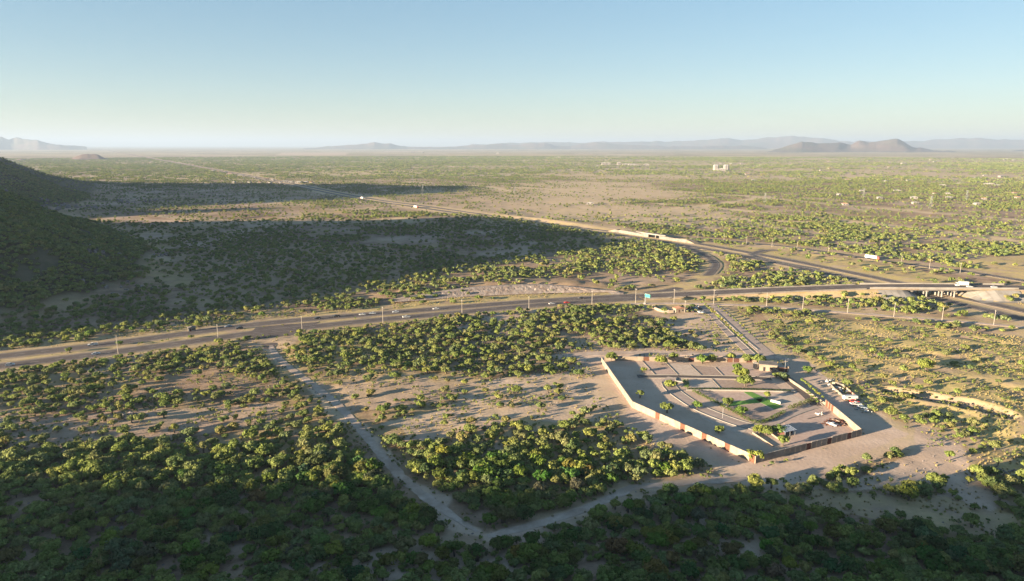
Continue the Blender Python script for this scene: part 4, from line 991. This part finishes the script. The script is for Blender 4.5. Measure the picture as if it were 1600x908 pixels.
# ------------------------------------------------------------------ poles
def utility_pole(p, h, rz, label, grp):
    t = empty('utility_pole', p, rz, label, 'pole', grp)
    MB().tube((0, 0, -.6), (0, 0, h), .24, .15, 8).build('shaft', M_pole, t)
    MB().box((0, 0, h - 1.0), (.14, 2.4, .16)).build('crossarm', M_pole, t)
    ins = MB().tube((0, 0, 0), (0, 0, .28), .07, .05, 6).mesh('insulator'); ins.materials.append(M_steel)
    for y in (-1.1, -.45, 1.1): o = link('insulator', ins, t); o.location = (0, y, h - .84)
for i, (px, py, h) in enumerate([(185, 553, 11.5), (341.5, 535, 12), (472.5, 521, 12), (598.5, 504, 11.5), (722, 489, 10.5), (826.5, 482.5, 10), (925, 475.5, 11), (993, 474, 12), (1053, 474, 11.5), (1115, 474.5, 11.5)]):
    p = G(px, py, .1); utility_pole((p.x, p.y, hgt(p.x, p.y)), h, .55, '%s utility pole from the western photo edge along the highway' % ordinal(i + 1), 'highway utility poles')
for i, (px, py) in enumerate([(1197.5, 478.5), (1254, 483.5), (1324, 489), (1396.5, 495), (1471.5, 503), (1552.5, 507.5)]):
    p = G(px, py); utility_pole((p.x, p.y, hgt(p.x, p.y)), 10.5, -.3, '%s utility pole east of the avenue along the gravel road' % ordinal(i + 1), 'gravel road utility poles')
for i, (px, py) in enumerate([(1090.5, 372.5), (1131, 377.5), (1166.5, 381.5), (1206, 386), (1245, 391), (1294, 397), (1408, 414.5), (1452, 420), (1500, 426.5)]):
    p = G(px, py); utility_pole((p.x, p.y, hgt(p.x, p.y)), 10, -.2, '%s small pole from the interchange along the far ramp road' % ordinal(i + 1), 'far ramp road poles')
p = G(1070, 488); utility_pole(p, 9, .3, 'utility pole beside the parked cars and cream hut', 'single poles')
def lamp_post(p, label, h=7.5):
    t = empty('lamp_post', p, .4, label, 'lamp post'); MB().tube((0, 0, -.3), (0, 0, h), .11, .07, 8).build('shaft', M_steel, t)
    MB().tube((0, 0, h - .1), (1.5, 0, h + .25), .05, .04, 6).build('arm', M_steel, t); MB().box((1.75, 0, h + .17), (.7, .26, .12)).build('lamp_head', M_white, t)
lamp_post(G(1226, 583), 'thin lamp post at the yard gate'); lamp_post(G(1129, 653.5), 'thin lamp post on the gravel by the curved drive', 5)
# overhead sign
def road_sign():
    p = G(1008, 474.5); t = empty('road_sign', p, .62, 'green overhead sign panel on a single post at the highway', 'sign')
    MB().tube((0, 0, -.5), (0, 0, 8.2), .3, .22, 8).build('post', M_steel, t); MB().box((0, -1.6, 7.0), (.2, 5.4, .2)).build('arm', M_steel, t); MB().box((0, -1.6, 5.9), (.16, 5.4, .16)).build('arm', M_steel, t)
    b = MB().box((-.22, -2.4, 5.3), (.12, 5.2, 2.6)).build('sign_panel', M_green, t); MB().box((0, 0, -.2), (1.6, 2.2, .9)).build('footing', M_concrete_w, t)
    for z in (5.36, 7.78): MB().box((-.3, -2.4, z), (.03, 5.0, .07)).build('border', M_white, b)
road_sign()
# cream entrance wall, hut and low wall near the avenue
def entrance_wall():
    pts = smooth_line(line((1017, 480), (1026, 485), (1037, 488), (1052, 488.5)), 2.5); t = empty('entrance_wall', pts[0], 0, 'curved cream entrance wall near the highway sign', 'wall')
    for a, b in zip(pts[:-1], pts[1:]):
        d = b - a; c = (a + b) / 2 - pts[0]; MB().box((c.x, c.y, -.2), (d.length - .03, .35, 2.0), math.atan2(d.y, d.x)).build('panel', M_cream, t)
    for a in pts: c = a - pts[0]; MB().box((c.x, c.y, -.2), (.45, .45, 2.35)).build('post', M_concrete_w, t)
entrance_wall()
def hut(p, rz, w, d, h, label, roof=M_roof_r, wall=M_cream, grp=None, name='hut', cat='hut'):
    t = empty(name, p, rz, label, cat, grp)
    MB().box((0, 0, -.2), (w, d, h + .2)).build('wall', wall, t)
    r = MB().prism([(-w / 2 - .3, h), (w / 2 + .3, h), (w / 2 + .2, h + .25), (0, h + .25 + w * .1), (-w / 2 - .2, h + .25)], -d / 2 - .3, d / 2 + .3).build('roof', roof, t)
    dd = MB().box((-w * .2, -d / 2 - .03, 0), (.95, .06, 2.05)).build('door', M_rust_d, t); MB().box((-w * .2 + .35, -d / 2 - .08, 1.0), (.1, .05, .1)).build('handle', M_steel, dd)
    for x in (w * .12, w * .34):
        wi = MB().box((x, -d / 2 - .02, 1.0), (.9, .05, .9)).build('window', M_glass, t); MB().box((x, -d / 2 - .08, .93), (1.05, .14, .07)).build('sill', M_concrete, wi)
    return t
hut(G(1062, 487), .25, 9, 5, 2.8, 'cream hut with red roof beside the parked cars')
hut(G(300, 517), .5, 4.5, 3, 2.4, 'pale hut beside the far carriageway bushes', M_concrete, M_concrete_w)
# avenue: twin lanes, median
av = smooth_line(avenue, 3)
ribbon('road', avenue, 8.5, M_paver, .12, step=3, off=2.0); ribbon('road', avenue, 5, M_paver, .11, step=3, off=-7.6)
kerb(line((1117, 485), (1140, 507), (1166, 531), (1185, 547)), 'pale median kerb splitting the avenue lanes', .35, 1.0)
kerb(line((1120, 497), (1150, 526), (1183, 556)), 'pale kerb under the western avenue trees', .3, .5)
# overpass bridge
def bridge():
    A, B = Vector((*BR0, 7.3)), Vector((*BR1, 7.3)); d = B - A; L = d.length; d.normalize(); rz = math.atan2(d.y, d.x); mid = (A + B) / 2
    t = empty('overpass_bridge', (mid.x, mid.y, 0), rz, 'pale concrete overpass bridge on rows of columns', 'bridge')
    MB().box((0, 0, 6.55), (L + 6, 16.4, .9)).build('deck', M_concrete, t)
    for y in (-6.6, -3.3, 0, 3.3, 6.6): MB().box((0, y, 5.45), (L + 2, .6, 1.09)).build('girder', M_concrete, t)
    for x in (-L * .34, -L * .17, 0, L * .14):
        MB().box((x, 0, 4.55), (1.3, 15, .88)).build('cap_beam', M_concrete, t)
        for y in (-6.4, -2.2, 2.2, 6.4): MB().tube((x, y, -.8), (x, y, 4.54), .6, .6, 10).build('column', M_concrete_w, t)
    for y in (-8.7, 8.7): MB().box((0, y, 6.6), (L + 46, .35, 2.0)).build('parapet', M_concrete_w, t)
    # sloped paving under both ends and wing walls
    for s in (-1, 1):
        x0 = s * (L / 2 - 16); x1 = s * (L / 2 + 3)
        prof_ = [(x0, -.5), (x1, -.5), (x1, 6.2), (s * (L / 2 - 1), 6.2)]
        MB().prism(prof_ if s > 0 else prof_[::-1], -10.5, 10.5).build('slope_paving', M_concrete_w, t)
        mb = MB(); mb.add([(s * (L / 2 - 13), -10.6, -.5), (s * (L / 2 + 3), -10.6, 6.2), (s * (L / 2 + 14), -10.6, 6.0), (s * (L / 2 + 12), -22, -.4), (s * (L / 2 - 8), -21, -.5), (s * (L / 2 + 4), -10, -.6)], [(0, 1, 4), (1, 3, 4), (1, 2, 3), (0, 4, 5), (4, 3, 5)])
        mb.build('wing_slope', M_concrete, t)
bridge()
def paving(u0, u1, v0, v1, parent_name, name='slope_paving'):
    A, B = Vector((*BR0, 0)), Vector((*BR1, 0)); d = (B - A).normalized(); q = Vector((-d.y, d.x, 0)); L = (B - A).length; par = bpy.data.objects['overpass_bridge']; nu, nv = 6, 8
    inv = par.matrix_basis.inverted(); pieces = []
    for i in range(nu):
        mb = MB(); a0, a1 = u0 + (u1 - u0) * i / nu + .06, u0 + (u1 - u0) * (i + 1) / nu - .06; V = []
        for j in range(nv + 1):
            b = v0 + (v1 - v0) * j / nv
            for a in (a0, a1):
                p = A + d * a + q * b; p.z = max(.05, hgt(p.x, p.y)) + .22; V.append(inv @ p)
        mb.add(V, [(2 * j, 2 * j + 2, 2 * j + 3, 2 * j + 1) for j in range(nv)]); mb.build(name, M_concrete_w, par)
BL = (Vector(BR1) - Vector(BR0)).length
paving(BL - 16, BL + 22, -27, -8.6, None); paving(-18, 12, -25, -8.6, None); paving(BL - 17, BL - 1, -8.4, 10, None); paving(1, 15, -8.4, 10, None)
for nm, pr in (('near', -9.2), ('far', 9.2)):
    pts = [(p.x, p.y, p.z) for p in over if p.x < BR0[0] - 22]
    P = smooth_line(pts, 6); V = []; n = len(P)
    for i, p in enumerate(P):
        tt = (P[min(i + 1, n - 1)] - P[max(i - 1, 0)]); tt.z = 0; tt.normalize(); q = Vector((-tt.y, tt.x, 0)); c = p + q * pr
        for u, z in ((-.2, -.2), (-.2, 1.1), (.2, 1.1), (.2, -.2)): V.append((c.x + q.x * u, c.y + q.y * u, p.z + z))
    o = link('crash_barrier', arr_mesh('crash_barrier', V, [[i * 4 + k, (i + 1) * 4 + k, (i + 1) * 4 + k + 1, i * 4 + k + 1] for i in range(n - 1) for k in range(3)]), None, M_concrete)
    tag(o, 'pale concrete barrier on the %s side of the overpass approach' % nm, 'barrier')
# far interchange retaining wall and small bridge
def far_bridge():
    A, B = G(948, 364), G(1062, 381); d = B - A; rz = math.atan2(d.y, d.x); L = d.length; mid = (A + B) / 2
    t = empty('interchange_bridge', mid, rz, 'long grey retaining wall with small bridge at the far interchange', 'bridge')
    n = 14
    for k in range(n):
        x = -L / 2 + L * (k + .5) / n
        if k in (7, 8): continue
        MB().box((x, 14, -.5), (L / n - .15, .8, 4.4 + .3 * math.sin(k))).build('wall_panel', M_concrete, t)
    MB().box((L * .03, 19, 3.9), (L * .26, 11, .8)).build('deck', M_concrete, t); MB().box((L * .03, 13.3, 4.72), (L * .4, .4, .8)).build('parapet', M_concrete_w, t)
    for x in (-L * .03, L * .09): MB().box((x, 19, -.5), (1.2, 9, 4.38)).build('pier', M_concrete, t)
    MB().prism([(L / 2 - 2, -.5), (L / 2 + 14, -.5), (L / 2 - 2, 3.9)], 14, 24).build('earth_ramp', M_shoulder, t)
    MB().prism([(-L / 2 + 2, -.5), (-L / 2 + 2, 3.8), (-L / 2 - 16, -.5)], 14, 24).build('earth_ramp', M_shoulder, t)
far_bridge()
# lattice pylons
def pylon(p, h, label):
    t = empty('lattice_pylon', p, .5, label, 'pylon', 'lattice pylons'); b, tp = h * .11, h * .022
    for sx in (-1, 1):
        for sy in (-1, 1): MB().tube((sx * b, sy * b, -1), (sx * tp, sy * tp, h), .13, .09, 4).build('leg', M_steel, t)
    mb = MB()
    for k in range(5):
        z0, z1 = h * (k / 5) ** .9, h * ((k + 1) / 5) ** .9; r0, r1 = b + (tp - b) * z0 / h, b + (tp - b) * z1 / h
        for (ax, ay), (bx, by) in (((-1, -1), (1, -1)), ((1, -1), (1, 1)), ((1, 1), (-1, 1)), ((-1, 1), (-1, -1))):
            mb.tube((ax * r0, ay * r0, z0), (bx * r1, by * r1, z1), .035, .035, 4); mb.tube((bx * r0, by * r0, z0), (ax * r1, ay * r1, z1), .035, .035, 4)
    mb.build('bracing', M_steel, t)
    for z, wd in ((h * .74, h * .16), (h * .86, h * .2), (h * .96, h * .14)): MB().box((0, 0, z), (.22, wd * 1.6, .22), 0, .8, 1).build('crossarm', M_steel, t)
for i, (px, py, h) in enumerate([(660.5, 306.5, 27), (1454, 326, 24), (1195, 318, 22), (645, 287, 28), (529, 285, 28), (804, 302, 16), (1349, 309, 22), (1510, 313, 22)]):
    p = G(px, py); pylon((p.x, p.y, hgt(p.x, p.y)), h, ['tall pylon standing in the shadow band near the far highway', 'pylon on the eastern plain beyond the scrub belt', 'pylon on the plain behind the sandy tracks', 'faint pylon far beyond the tall one', 'faint pylon behind the roadside settlement', 'short pylon at the edge of the shadow band', 'pylon between scattered white houses', 'faint pylon near the eastern photo edge'][i])

# ------------------------------------------------------------------ rocks, ocotillo
def rock(p, s, name='boulder', parent=None, seed=0):
    g = np.random.default_rng(seed); n = 46; d = g.normal(size=(n, 3)); d /= np.linalg.norm(d, axis=1)[:, None]
    import bmesh
    bm = bmesh.new()
    for v in d * np.array([s * (.8 + .4 * g.random()), s * (.7 + .3 * g.random()), s * (.8 + .5 * g.random())]) * (.82 + .3 * g.random((n, 1))): bm.verts.new(v)
    r = bmesh.ops.convex_hull(bm, input=bm.verts); bmesh.ops.delete(bm, geom=[v for v in r['geom_interior'] if isinstance(v, bmesh.types.BMVert)], context='VERTS')
    me = bpy.data.meshes.new(name); bm.to_mesh(me); bm.free()
    o = link(name, me, parent, M_rock); o.location = p; return o
def outcrop(px, py, rx, n, smax, label, seed, sy=.6):
    c = G(px, py); z = hgt(c.x, c.y); t = empty('rock_outcrop', (c.x, c.y, z), 0, label, 'rocks'); g = random.Random(seed)
    for k in range(n):
        a = g.random() * 6.28; q = math.sqrt(g.random()) * rx; s = smax * (.35 + .65 * (1 - q / rx) * g.random() + .1)
        rock((q * math.cos(a), q * math.sin(a) * sy, s * .35), s, 'boulder', t, seed * 50 + k)
outcrop(178, 806, 5.5, 16, 2.6, 'lilac-grey jagged rock outcrop rising from the shaded scrub', 1)
outcrop(200, 828, 4.5, 10, 1.2, 'small scattered rocks just below the lilac outcrop', 2)
outcrop(206, 653, 5, 14, 2.0, 'pale boulders between bushes on the sunlit flat', 3)
outcrop(1560, 738, 9, 22, .9, 'scattered grey stones on the bank east of the wash', 4)
outcrop(1585, 745, 7, 16, .9, 'grey stones at the photo edge on the eastern bank', 5)
outcrop(1240, 800, 10, 20, .7, 'broken stones on the dry bank under the wash', 6)
outcrop(255, 402, 12, 16, 3.2, 'grey rocks jutting from the shaded hill spur', 7, 1.5)
outcrop(590, 515, 6, 10, .8, 'pale stones by the near verge past the fourth pole', 8)
outcrop(1500, 548, 10, 18, .8, 'pale stones in a line on the dry flat', 9, .3)
outcrop(458, 488, 4, 8, .8, 'pale stones on the verge beyond the junction', 10)
def hill_rocks(tx, ty, rx, n, smax, label, seed):
    t = empty('rock_outcrop', (tx, ty, hgt(tx, ty)), 0, label, 'rocks'); g = random.Random(seed); z0 = hgt(tx, ty)
    for k in range(n):
        x, y = g.gauss(0, rx), g.gauss(0, rx * .6); s_ = smax * g.uniform(.3, 1); rock((x, y, hgt(tx + x, ty + y) - z0 + s_ * .3), s_, 'boulder', t, seed * 70 + k)
hill_rocks(-395, 640, 16, 22, 3.0, 'pale rock scar high on the near shaded hill', 21)
hill_rocks(-330, 560, 12, 16, 2.4, 'pale rock scar low on the near shaded hill', 22)
hill_rocks(-880, 1330, 40, 26, 5.0, 'grey crags on the flank of the far shaded ridge', 23)
hill_rocks(-800, 1480, 30, 18, 4.5, 'grey crags near the foot of the far shaded ridge', 24)
def ocotillo(px, py):
    c = G(px, py); t = empty('ocotillo', (c.x, c.y, hgt(c.x, c.y)), 0, 'pale upright ocotillo stems catching sun at the bottom edge', 'cactus'); g = random.Random(5)
    for k in range(15):
        a = g.random() * 6.28; q = g.uniform(.2, 1.0); b = Vector((.15 * math.cos(a), .15 * math.sin(a), 0)); m = Vector((q * .7 * math.cos(a), q * .7 * math.sin(a), 2.4)); e = Vector((q * 1.5 * math.cos(a), q * 1.2 * math.sin(a), g.uniform(4.5, 6.3)))
        MB().tube(b, m, .09, .08, 6).tube(m, e, .08, .05, 6).build('stem', M_grassy, t)
ocotillo(156, 900)

# ------------------------------------------------------------------ distant buildings
def far_house(px, py, w, d, h, label, grp, roof=None, rz=None):
    p = G(px, py); t = empty('distant_building', (p.x, p.y, hgt(p.x, p.y)), R.uniform(-.3, .3) if rz is None else rz, label, 'building', grp)
    MB().box((0, 0, -.5), (w, d, h + .5)).build('wall', M_wall_t, t)
    MB().prism([(-w / 2 - .4, h), (w / 2 + .4, h), (0, h + min(w, d) * .14)], -d / 2 - .4, d / 2 + .4).build('roof', roof or R.choice([M_roof_t, M_roof_t, M_roof_r]), t)
    n = max(2, int(w / 6))
    for k in range(min(n, 5)): MB().box((-w / 2 + w * (k + .5) / min(n, 5), -d / 2 - .05, h * .3), (w / min(n, 5) * .45, .08, h * .4)).build('window', M_glass, t)
SET = [(333, 268, 16), (341, 270, 12), (352, 270.5, 18), (359, 273, 22), (376, 275.5, 24), (398, 278.5, 12), (418, 281, 14), (426, 282.5, 10), (446, 285, 22), (455, 286, 16), (467, 286.3, 20), (478, 286, 14), (486, 287, 12), (366, 286.5, 10), (390, 287, 10), (406, 287, 12), (422, 287.5, 9), (438, 287.5, 10)]
for i, (px, py, w_) in enumerate(SET): far_house(px, py, w_, 10, 5, '%s building along the roadside settlement counted from the mesa' % ordinal(i + 1), 'roadside settlement')
FARM = [(944, 258, 30, 14), (951, 258, 22, 14), (967, 258, 22, 16), (978, 258.5, 40, 8), (990, 258.8, 60, 8), (1010, 258.6, 30, 8)]
for i, (px, py, w_, h) in enumerate(FARM): far_house(px, py, w_, 20, h, '%s white farm shed from the west in the long row' % ordinal(i + 1), 'white farm sheds in a row', M_roof_t, 0)
def silo(px, py, r, h, label):
    p = G(px, py); t = empty('grain_silo', p, 0, label, 'silo', 'grain silos'); MB().tube((0, 0, -.5), (0, 0, h), r, r, 14).build('drum', M_wall_t, t); MB().tube((0, 0, h), (0, 0, h + r * .6), r * 1.03, r * .15, 14).build('roof', M_roof_t, t)
for i, (px, py) in enumerate([(1117, 266), (1120, 266), (1133, 266), (1136, 266)]): silo(px, py, 10, 22, '%s white silo from the west in the silo group' % ordinal(i + 1))
far_house(1127, 266.6, 40, 20, 8, 'low shed between the silo pairs', 'silo farm', M_roof_t)
far_house(922, 319.5, 14, 8, 4, 'pale building alone beyond the sandy plain', 'plain buildings', M_roof_t); far_house(1412, 257, 34, 16, 9, 'white building under the eastern mountain', 'plain buildings', M_roof_t)
far_house(1566, 277, 30, 12, 6, 'long white shed near the eastern photo edge', 'plain buildings', M_roof_t); far_house(645, 238.5, 60, 30, 16, 'bright white block on the northern horizon fields', 'plain buildings', M_roof_t)
far_house(661, 239, 30, 20, 10, 'smaller white block beside the bright horizon block', 'plain buildings', M_roof_t); far_house(778, 240, 40, 20, 12, 'white block on the horizon beyond the fields', 'plain buildings', M_roof_t)
far_house(1545, 289, 26, 10, 5, 'white roofs cluster centre on the eastern plain', 'plain buildings', M_roof_t)
cnt = 0; spots = []; g = random.Random(77)
while cnt < 60:
    px = g.uniform(1150, 1598) if g.random() < .8 else g.uniform(830, 1150); py = g.uniform(246, 322) if px > 1150 else g.uniform(240, 262)
    if px < 1300 and py > 290: continue
    cnt += 1; spots.append((px, py))
for i, (px, py) in enumerate(sorted(spots, key=lambda q: (G(*q) - G(1127, 266)).length)):
    dist_ = 120 / math.tan(math.atan((py - 454) / F) + PITCH); big = 1 + dist_ / 12000; rf = g.choice([M_roof_t, M_roof_t, M_roof_r])
    far_house(px, py, g.uniform(7, 15) * big, g.uniform(6, 9) * big, g.uniform(3, 4) * big, 'small %s-roofed house on the eastern plain, %s closest to the silo farm' % ('clay' if rf is M_roof_r else 'pale', ordinal(i + 1)), 'scattered houses of the eastern plain', rf)

# small stones strewn over the bare ground
def pebbles(n):
    ms = []
    for i in range(n):
        g_ = np.random.default_rng(2500 + i); d = np.array([(1, 0, 0), (.3, .9, 0), (-.8, .5, 0), (-.7, -.7, 0), (.4, -.9, 0), (.2, .1, .7), (0, 0, -.4)]) * (.7 + .5 * g_.random((7, 1)))
        f = [(k, (k + 1) % 5, 5) for k in range(5)] + [((k + 1) % 5, k, 6) for k in range(5)]
        me_ = arr_mesh('stone', d * .35, np.array(f)); me_.materials.append(M_rock); ms.append(me_)
    return collection('stone', ms)
ground_cover('stones', 95, 430, 2.4, lambda x, y: clear_roads(x, y) * .35 * sstep(.5, .66, fbm(x, y, 22, 3, 117)), pebbles(4), 4, .4, 1.5, 'loose grey stones strewn over bare ground', 'stones')
